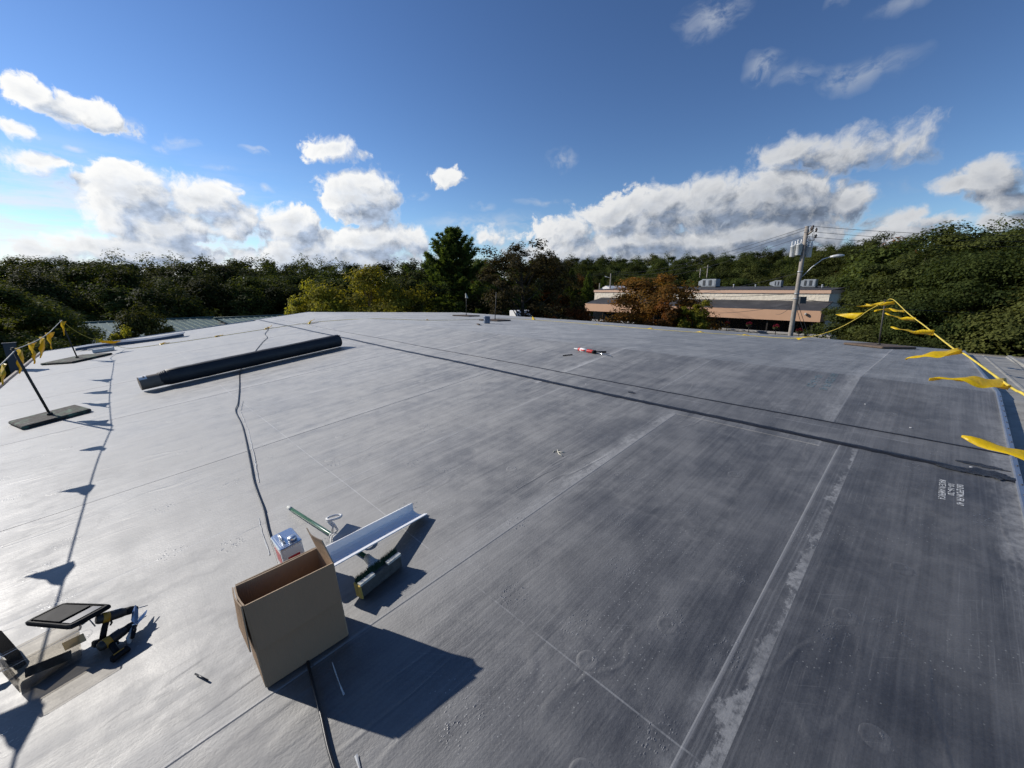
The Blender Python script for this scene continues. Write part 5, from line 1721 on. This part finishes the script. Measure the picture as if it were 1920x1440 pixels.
# ------------------------------------------------------------------ broom
M['green_handle'] = plain('green_handle', (0.010, 0.085, 0.045), 0.3, var=0.1)
M['bristle'] = plain('dark_green_bristle', (0.008, 0.045, 0.024), 0.7, var=0.3, scale=60)
M['dirty_white'] = plain('dirty_white_plastic', (0.55, 0.55, 0.50), 0.6, var=0.1, scale=40, dirt=(0.22, 0.22, 0.20), dirt_amt=0.7)
M['foam'] = plain('grey_foam_block', (0.085, 0.085, 0.078), 0.85, var=0.3, scale=30, bump=0.5)
M['yellow_foam'] = plain('yellow_foam', (0.55, 0.38, 0.09), 0.8, var=0.2, scale=30)
bm_ = thing('push_broom', 'scrub broom with green handle, white socket and dark green bristles', 'broom', Matrix.Identity(4))
h0, h1 = uvw(.655, 2.98, .035), uvw(.790, 1.985, .075)
hd = (h1 - h0).normalized()
MB().tube([h0, h0.lerp(h1, .5), h1], .0125, 12).build('handle', M['green_handle'], bm_)
MB().tube([h0 - hd * .055, h0 + hd * .004], [.0120, .0135], 12).build('grip_cap', M['dirty_white'], bm_)
# block: lies on its long edge, foam face towards the viewer
e0, e1 = uvw(.672, 1.815, .0), uvw(.925, 1.862, .0)
ex = (e1 - e0).normalized(); ez = N1; ey = ez.cross(ex).normalized()
e0 = e0 + N1 * .014
def BB(x, y, z): return e0 + ex * x + ey * y + ez * z
Lh = (e1 - e0).length
MBm = Matrix((ex, ey, ez)).transposed().to_4x4(); MBm.translation = e0
MB().rbox(0, Lh, 0, .050, 0, .075, .006, MBm).build('foam_block', M['foam'], bm_)
MB().rbox(-.010, -.0005, -.004, .052, -.003, .078, .003, MBm).build('end_cap', M['yellow_foam'], bm_)
MB().box(-.004, Lh * .33, -.006, .020, .0755, .089, MBm).build('edge_rail', M['dirty_white'], bm_)
MB().box(Lh * .66, Lh, -.006, .020, .0755, .089, MBm).build('edge_rail', M['dirty_white'], bm_)
rb = random.Random(4); b = MB()
for i in range(900):
    x_ = rb.uniform(.0, Lh); y_ = rb.uniform(.022, .050)
    p = BB(x_, y_, .072); q = p + ez * rb.uniform(.026, .042) + ex * rb.uniform(-.008, .008) + ey * rb.uniform(-.004, .012)
    w_ = .0022
    b.add([p - ex * w_, p + ex * w_, p + ey * w_ * 1.6, q], [(0, 1, 3), (1, 2, 3), (2, 0, 3)])
o = b.build('bristles', M['bristle'], bm_); o['kind'] = 'stuff'
# socket
sp = BB(Lh * .5, .052, .045)
rows = []
for t_, wx, wz in ((0, .020, .018), (.25, .024, .020), (.5, .040, .020), (.8, .070, .022), (1.0, .078, .024)):
    c = h1.lerp(sp, t_) - hd * (.035 if t_ == 0 else 0)
    lat_ = ex
    rows.append([c + lat_ * wx * math.cos(a) + nup * wz * math.sin(a) for a in np.linspace(0, 2 * math.pi, 13)[:-1]])
MB().loft(rows, smooth=True).build('socket', M['dirty_white'], bm_)
# twine looped round the handle
tw = MB()
def hp_(t_, du=0, dv=0, dz=0): return h0.lerp(h1, t_) + HX * du + GX * dv + Vector((0, 0, dz))
loop = [hp_(.58, 0, 0, .02), hp_(.57, .01, -.01, .06), hp_(.55, -.01, .01, .095)]
for k in range(13):
    a = k / 12 * 6.283
    loop.append(hp_(.545, .045 * math.cos(a + 2.6) + .035, .035 * math.sin(a + 2.6) - .01, .105 + .006 * math.sin(a)))
loop += [hp_(.56, .02, -.02, .07), hp_(.58, .03, -.01, .03), hp_(.60, .015, .01, .016)]
tw.tube(loop, .0075, 6)
for k in range(3):
    ring = [hp_(.58 + .022 * k + .004 * math.sin(a), 0.0165 * math.cos(a), 0, .0165 * math.sin(a)) for a in np.linspace(0, 6.283, 11)]
    tw.tube(ring, .0065, 6)
tw.tube([hp_(.60, -.015, 0, .01), hp_(.615, -.03, -.01, -.01), hp_(.63, -.035, -.03, -.022)], .0045, 6)
o = tw.build('twine', M['white_paint']); tag(o, 'knotted white twine looped around the green broom handle', 'twine')

# ------------------------------------------------------------------ clear tote, lid and tools at the lower left
def clear_mat():
    m, k, b = new_mat('clear_plastic')
    b.inputs['Base Color'].default_value = (0.55, 0.53, 0.50, 1)
    b.inputs['Roughness'].default_value = 0.12
    tr = k.new('ShaderNodeBsdfTransparent'); tr.inputs['Color'].default_value = (0.74, 0.715, 0.67, 1)
    gl = k.new('ShaderNodeBsdfGlossy'); gl.inputs['Roughness'].default_value = 0.08
    tc = k.new('ShaderNodeTexCoord').outputs['Object']
    sc_ = k.step(k.noise(tc, 14, 6, 0.7), 0.5, 0.7, 0.02, 0.12)
    lw = k.new('ShaderNodeLayerWeight'); lw.inputs['Blend'].default_value = 0.35
    mx0 = k.new('ShaderNodeMixShader'); k.put(mx0.inputs[0], k.m('MULTIPLY', lw.outputs['Fresnel'], 0.8, None, True))
    k.t.links.new(tr.outputs[0], mx0.inputs[1]); k.t.links.new(gl.outputs[0], mx0.inputs[2])
    mx = k.new('ShaderNodeMixShader'); k.put(mx.inputs[0], sc_)
    k.t.links.new(mx0.outputs[0], mx.inputs[1]); k.t.links.new(b.outputs[0], mx.inputs[2])
    k.t.links.new(mx.outputs[0], k.t.nodes['Material Output'].inputs['Surface'])
    return m


M['clear'] = clear_mat()
tote = thing('clear_tote', 'scratched clear plastic tote holding dark sheets at the lower left corner', 'plastic bin', Matrix.Identity(4))
t0, t1 = (-.61, 2.475), (-.378, 2.515)
b0, b1 = (-.582, 2.468), (-.392, 2.502)
dd = (-.02, .115)
def q4(a, b_, z, d=0.0): return uvw(a[0] + dd[0] * d, a[1] + dd[1] * d, z)
def ringT(z, t_, inset=0.0):
    pa = [np.array(b0) * (1 - t_) + np.array(t0) * t_, np.array(b1) * (1 - t_) + np.array(t1) * t_]
    a_, b_ = pa[0] + np.array([inset, inset * .3]), pa[1] + np.array([-inset, inset * .3])
    d_ = np.array(dd) * (0.86 + .14 * t_) - np.array([0, inset * .6])
    pts = []
    quad = [a_, b_, b_ + d_, a_ + d_]
    for i in range(4):
        p_, nx, pv = quad[i], quad[(i + 1) % 4], quad[i - 1]
        for s_ in (.10, .03):
            pts.append(p_ + (pv - p_) / np.linalg.norm(pv - p_) * .02 * (s_ / .1))
        pts.append(p_ + (nx - p_) / np.linalg.norm(nx - p_) * .02)
    return [uvw(p_[0], p_[1], z) for p_ in pts]
MB().loft([ringT(.014, 0), ringT(.08, .5), ringT(.15, 1)], cap=False, smooth=False).build('bin_wall', M['clear'], tote)
o = MB(); rr0 = ringT(.0145, 0); o.add(rr0, [tuple(range(len(rr0)))]); o.build('bin_floor', M['clear'], tote)
ra, rb_ = ringT(.148, 1, -.009), ringT(.158, 1, -.009); ri = ringT(.148, 1, -.001); rj = ringT(.158, 1, -.001)
MB().loft([ri, ra, rb_, rj], cap=False).build('rim', M['clear'], tote)
# dark sheets inside
MB().box(-.08, .06, -.002, .002, 0, .045, Matrix.Translation(uvw(-.49, 2.535, .02)) @ roof_rot(0) @ Matrix.Rotation(R(10), 4, 'Z') @ Matrix.Rotation(R(14), 4, 'Y')).build('sheet', M['black_plastic'])
o = bpy.data.objects[-1] if False else bpy.context.scene.objects[-1]
sheet_o = [x for x in bpy.data.objects if x.name.startswith('sheet')][-1]
sheet_o.name = 'rubber_offcut'; tag(sheet_o, 'dark rubber offcut standing inside the clear tote', 'rubber offcut')
gb = MB().box(-.02, .05, -.02, .02, 0, .002, Matrix.Translation(uvw(-.42, 2.52, .10)) @ roof_rot(0) @ Matrix.Rotation(R(80), 4, 'X')).build('tan_sticker', plain('tan_sticker', (0.45, 0.34, 0.18), 0.7), tote)
# lid: black with an inset panel, resting on the tote rim and the tools
lidc = [(-.575, 2.765), (-.446, 2.79), (-.268, 2.575), (-.408, 2.545)]
lid = thing('bin_lid', 'black plastic lid with an inset panel perched on the clear tote and drill', 'lid', Matrix.Identity(4))
def lidring(sc, z):
    c = np.mean(np.array(lidc), axis=0); pts = []
    Q = [c + (np.array(p_) - c) * sc for p_ in lidc]
    for i in range(4):
        p_, nx, pv = Q[i], Q[(i + 1) % 4], Q[i - 1]
        a_ = p_ + (pv - p_) / np.linalg.norm(pv - p_) * .022; b_ = p_ + (nx - p_) / np.linalg.norm(nx - p_) * .022
        pts += [a_, p_ * .55 + (a_ + b_) * .225, b_]
    return [uvw(p_[0], p_[1], z) for p_ in pts]
MB().loft([lidring(1.0, .150), lidring(1.03, .154), lidring(1.03, .166), lidring(.97, .172), lidring(.90, .172), lidring(.88, .166), lidring(.02, .166)], cap=True).build('lid_shell', M['black_plastic'], lid)
c = np.mean(np.array(lidc), axis=0)
def lm(s_, t_, z): 
    Q = [np.array(p_) for p_ in lidc]
    p_ = (Q[0] * (1 - s_) + Q[3] * s_) * (1 - t_) + (Q[1] * (1 - s_) + Q[2] * s_) * t_
    p_ = (Q[0] * (1 - t_) + Q[1] * t_) * (1 - s_) + (Q[3] * (1 - t_) + Q[2] * t_) * s_
    return uvw(p_[0], p_[1], z)
b = MB(); P8 = [lm(s_, t_, z) for z in (.1665, .174) for s_, t_ in ((.10, .12), (.66, .12), (.66, .88), (.10, .88))]
b.add(P8, [(0, 3, 2, 1), (4, 5, 6, 7), (0, 1, 5, 4), (1, 2, 6, 5), (2, 3, 7, 6), (3, 0, 4, 7)]); b.build('inset_panel', M['black_plastic'], lid)
b = MB(); P8 = [lm(s_, t_, z) for z in (.1665, .1705) for s_, t_ in ((.72, .12), (.90, .12), (.90, .88), (.72, .88))]
b.add(P8, [(0, 3, 2, 1), (4, 5, 6, 7), (0, 1, 5, 4), (1, 2, 6, 5), (2, 3, 7, 6), (3, 0, 4, 7)]); b.build('hinge_strip', plain('worn_black', (0.10, 0.10, 0.10), 0.35), lid)
M['strap'] = plain('matte_black_web', (0.010, 0.010, 0.010), 0.9, var=0.3, scale=30, bump=0.4, spec=0.05)
# black straps at the left picture edge
o = MB().tube([uvw(-.80, 3.10, .05), uvw(-.70, 2.92, .09), uvw(-.63, 2.74, .05), uvw(-.60, 2.66, .014)], [.020, .022, .022, .018], 10, sq=.22).build('strap', M['strap']); tag(o, 'thick black strap running off the left edge beside the tote', 'strap')
o = MB().tube([uvw(-.80, 2.75, .10), uvw(-.70, 2.71, .09), uvw(-.61, 2.67, .03)], [.02, .02, .016], 8, sq=.5).build('strap', M['strap']); tag(o, 'short black strap end meeting the tote at the left edge', 'strap')
# drill
M['drill_yellow'] = plain('tool_yellow', (0.42, 0.22, 0.015), 0.5, var=0.1, scale=20, dirt=(0.10, 0.06, 0.02), dirt_amt=0.5)
M['steel'] = plain('bright_steel', (0.55, 0.56, 0.57), 0.22, 0.9, var=0.1)


M['drill_dark'] = plain('tool_black', (0.022, 0.021, 0.019), 0.5, var=0.3, scale=20, dirt=(0.10, 0.07, 0.03), dirt_amt=0.35)


def drill(mat4, label):
    t = thing('cordless_drill', label, 'drill', mat4 @ Matrix.Scale(0.72, 4))
    MB().lathe([(.001, -.10), (.024, -.10), (.031, -.085), (.033, -.02), (.030, .03), (.026, .05)], 14, Matrix.Rotation(R(90), 4, 'Y')).build('motor_housing', M['drill_dark'], t)
    MB().lathe([(.0335, -.070), (.0338, -.035)], 14, Matrix.Rotation(R(90), 4, 'Y')).build('yellow_shell', M['drill_yellow'], t)
    MB().lathe([(.026, .05), (.027, .075), (.022, .10), (.014, .115), (.004, .118)], 14, Matrix.Rotation(R(90), 4, 'Y')).build('chuck', M['black_plastic'], t)
    MB().tube([(.115, 0, 0), (.17, 0, 0)], .0035, 6).build('bit', M['steel'], t)
    MB().loft([[Vector((x_ + .018 * math.cos(a), .015 * math.sin(a), z_)) for a in np.linspace(0, 6.283, 11)[:-1]] for x_, z_ in ((-.045, -.02), (-.055, -.06), (-.06, -.10), (-.062, -.125))], smooth=True).build('grip', M['black_plastic'], t)
    MB().rbox(-.11, -.015, -.034, .034, -.165, -.125, .012).build('battery', M['black_plastic'], t)
    MB().rbox(-.10, -.03, -.0355, .0355, -.142, -.130, .01).build('battery_stripe', M['drill_yellow'], t)
    MB().tube([(-.026, 0, -.03), (-.020, 0, -.045), (-.028, 0, -.06)], .006, 6).build('trigger', M['black_plastic'], t)
    MB().rbox(-.02, .03, -.012, .012, .031, .034, .005).build('badge', M['label'], t)
    return t


def place_frame(p, xdir, updir):
    x = Vector(xdir).normalized(); z = Vector(updir); y = z.cross(x).normalized(); z = x.cross(y)
    m = Matrix((x, y, z)).transposed().to_4x4(); m.translation = p
    return m


drill(place_frame(uvw(-.262, 2.575, .105), HX * .75 + GX * .2 + Vector((0, 0, -.25)), GX * .35 - HX * .15 + Vector((0, 0, 1.0))), 'yellow and black cordless drill lying under the right end of the black lid')
drill(place_frame(uvw(-.268, 2.49, .045), HX * .9 + GX * .45 + Vector((0, 0, .05)), Vector((0, 0, .35)) + GX * .9 - HX * .5), 'dark cordless impact driver lying on its side next to the clear tote')
# snips
sn = thing('snips', 'pair of steel snips standing half open beside the drills', 'snips', Matrix.Identity(4))
pv = uvw(-.205, 2.50, .045)
for k, (tipuv, nm) in enumerate((((-.19, 2.585, .10), 'blade'), ((-.155, 2.60, .035), 'blade'))):
    tp = uvw(*tipuv); d_ = tp - pv; s_ = d_.cross(Vector((0, 0, 1))).normalized()
    rows = []
    for t_, w_ in ((0, .007), (.35, .014), (.7, .012), (1, .002)):
        c_ = pv + d_ * t_; rows.append([c_ + s_ * w_, c_ + Vector((0, 0, w_ * .45)), c_ - s_ * w_, c_ - Vector((0, 0, w_ * .45))])
    MB().loft(rows).build(nm, M['steel'], sn)
    MB().tube([pv, pv - d_ * .45 + HX * (.02 if k else -.02), pv - d_ * .8 + HX * (.03 if k else -.012) - Vector((0, 0, .01))], [.009, .010, .008], 8).build('grip', M['dirty_white'] if k == 0 else M['black_plastic'], sn)
MB().lathe([(.010, -.008), (.010, .008)], 10, Matrix.Translation(pv) @ Matrix.Rotation(R(60), 4, 'X')).build('pivot', M['steel'], sn)
o = MB().tube([uvw(-.40, 2.66, .10), uvw(-.385, 2.64, .095), uvw(-.36, 2.65, .098), uvw(-.345, 2.63, .06)], .003, 6).build('hook_wire', M['galv']); tag(o, 'thin bent grey wire hook between the lid and the tote', 'hook')

# ------------------------------------------------------------------ caulking gun on the ridge
M['red'] = plain('red_cartridge', (0.55, 0.035, 0.03), 0.4, var=0.1)
g0, g1 = RP(5.57, 4.14, .035), RP(5.53, 3.80, .035)
gx = (g1 - g0).normalized(); gs = gx.cross(N1).normalized()
cg = thing('caulking_gun', 'red caulking gun with a white nozzle lying near the ridge', 'caulking gun', Matrix.Identity(4))
MB().tube([g0, g0 + gx * .01, g1 - gx * .01, g1], [.026, .03, .03, .026], 14).build('cartridge', M['red'], cg)
MB().tube([g0 + gx * .05, g0 + gx * .20], .0305, 14).build('cartridge_label', M['label'], cg)
MB().tube([g0 + gx * .07, g0 + gx * .18], .0309, 14, sq=.9).build('label_band', M['red'], cg)
MB().tube([g0, g0 - gx * .04, g0 - gx * .11], [.02, .011, .006], 10).build('nozzle', M['white_paint'], cg)
MB().tube([g1 - gx * .02 - N1 * .004, g1 + gx * .03], .033, 12).build('end_frame', M['black_plastic'], cg)
MB().tube([g1 + gx * .01, g1 + gx * .34 - N1 * .012], .006, 8).build('plunger_rod', M['steel'], cg)
MB().tube([g1 + gx * .335 - N1 * .012, g1 + gx * .36 - N1 * .014, g1 + gx * .365 + gs * .03 - N1 * .014], .006, 8).build('rod_hook', M['steel'], cg)
MB().tube([g1 + gx * .02, g1 + gx * .08 - gs * .05, g1 + gx * .16 - gs * .12], [.014, .014, .011], 8).build('grip', M['black_plastic'], cg)
MB().tube([g1 + gx * .05, g1 + gx * .12 - gs * .035, g1 + gx * .19 - gs * .085], [.010, .010, .008], 8).build('trigger', M['black_plastic'], cg)
o = MB().tube([RP(5.14, 4.14, .02), RP(5.27, 4.04, .02)], .009, 7).build('black_stub', M['black_plastic']); tag(o, 'short black stick lying left of the caulking gun', 'stick')
# blue grey can by the brown stand
M['can_blue'] = plain('blue_grey_can', (0.20, 0.25, 0.34), 0.4, 0.3, var=0.15, scale=8)
cb = thing('paint_can', 'small blue grey can standing before the brown based flag stand', 'can', RM(8.55, 10.1, .012))
MB().lathe([(.001, 0), (.10, 0), (.104, .01), (.104, .21), (.108, .215), (.108, .228), (.095, .228), (.092, .215), (.001, .212)], 18).build('can_body', M['can_blue'], cb)
MB().tube([(-.104, 0, .18), (-.13, -.06, .10), (-.06, -.12, .06), (.06, -.12, .06), (.13, -.06, .10), (.104, 0, .18)], .004, 6).build('bail', M['steel'], cb)
o = MB().rbox(-.19, .19, -.03, .03, 0, .03, .01).build('wood_stick', M['brown_base']); o.matrix_world = RM(7.75, 9.55, .014, R(60)); tag(o, 'short brown stick lying before the small blue grey can', 'stick')
# long dark metal flashing strips along the left rake
fl = thing('flashing_strip', 'long dark grey metal flashing strip lying along the left rake', 'metal strip', Matrix.Identity(4))
f0, f1 = uvw(-1.18, 17.35, .02), uvw(1.32, 16.75, .02)
fx = (f1 - f0).normalized(); fy = N1.cross(fx).normalized()
b = MB(); rows = []
for k in range(9):
    c_ = f0.lerp(f1, k / 8) + N1 * (.02 * math.sin(k * .9))
    rows.append([c_, c_ + fy * .05 + N1 * .075, c_ + fy * .42 + N1 * .095, c_ + fy * .42 + N1 * .091, c_ + fy * .054 + N1 * .070, c_ + fy * .006])
b.loft(rows).build('strip', plain('slate_coated_metal', (0.085, 0.105, 0.135), 0.45, 0.1), fl)
MB().box(-.2, .35, -.02, .03, 0, .02, Matrix.Translation(f0 + fx * .5 - fy * .12) @ roof_rot(0)).build('white_edge', M['white_paint'], fl)
# twig of dried sealant
tg = MB(); tr0 = RP(2.55, 2.10, .018)
def tq(u, v): return RP(u, v, .0115)
tg.tube([tq(2.545, 2.075), tq(2.52, 2.055), tq(2.495, 2.02), tq(2.485, 1.975)], .004, 6)
tg.tube([tq(2.52, 2.055), tq(2.53, 2.02), tq(2.545, 2.0)], .0035, 6)
tg.tube([tq(2.53, 2.065), tq(2.505, 2.085), tq(2.49, 2.08)], .0035, 6)
o = tg.build('sealant_scrap', plain('cream_sealant', (0.62, 0.58, 0.46), 0.6)); tag(o, 'twig shaped scrap of cream sealant lying on the middle of the roof', 'scrap')
rs = random.Random(9)
scrap = None
for i, (u, v) in enumerate(((5.05, .32), (4.62, -.02), (4.15, 2.95), (4.05, -.35), (4.0, -.47), (4.25, 8.2))):
    if scrap is None:
        scrap = MB().rbox(-.007, .007, -.005, .005, 0, .003, .002).build('white_scrap', M['white_paint']); o = scrap
    else:
        o = scrap.copy(); COL.objects.link(o)
    o.matrix_world = RM(u, v, .010, rs.random() * 6)
    tag(o, 'tiny white scrap lying on the dark rubber roof', 'scrap', 'tiny white scraps on the roof')
# small dark dowel at the picture bottom
o = MB().tube([RP(-.02, 1.98, .016), RP(.015, 1.90, .016)], .004, 6).build('dark_wire_end', M['cable']); tag(o, 'short dark wire end lying near the bottom left', 'wire')

# ------------------------------------------------------------------ print on the membrane
M['print_white'] = plain('white_print', (0.60, 0.61, 0.60), 0.7, var=0.1, scale=45, dirt=(0.06, 0.06, 0.065), dirt_amt=0.9)
M['print_blue'] = plain('pale_blue_print', (0.14, 0.20, 0.23), 0.7, var=0.3, scale=30, dirt=(0.055, 0.057, 0.06), dirt_amt=0.95)


def stamp(text, u, v, length, height, mat, lift=.0090):
    """stencilled line that starts at (u, v) and reads down the slope, its top towards -v"""
    cu = bpy.data.curves.new('stamp', 'FONT'); cu.body = text; cu.size = 1.0; cu.resolution_u = 2; cu.offset = 0.006
    ob = bpy.data.objects.new('stamp', cu); COL.objects.link(ob)
    dg = bpy.context.evaluated_depsgraph_get()
    me = bpy.data.meshes.new_from_object(ob.evaluated_get(dg))
    bpy.data.objects.remove(ob)
    me.materials.clear(); me.materials.append(mat)
    xs = [q.co.x for q in me.vertices]; ys = [q.co.y for q in me.vertices]
    x0, x1 = min(xs), max(xs); y1 = max(ys)
    for q in me.vertices:
        s_ = (q.co.x - x0) / (x1 - x0) * length; t_ = q.co.y / y1 * height
        q.co = RP(u - s_, v - t_, lift)
    me.update()
    if me.polygons[0].normal.z < 0: me.flip_normals()
    return link('printed_line', me, roof)


stamp('MADE IN AMERICA', 3.745, -.205, .285, .032, M['print_white'])
stamp('10-16-20', 3.715, -.245, .165, .030, M['print_white'])
stamp('060 EPDM FR 40', 3.735, -.283, .290, .032, M['print_white'])
stamp('060 EPDM FR 40', 6.01, .735, .70, .075, M['print_blue'], .0100)
stamp('10-16-20', 5.86, .86, .50, .075, M['print_blue'], .0100)
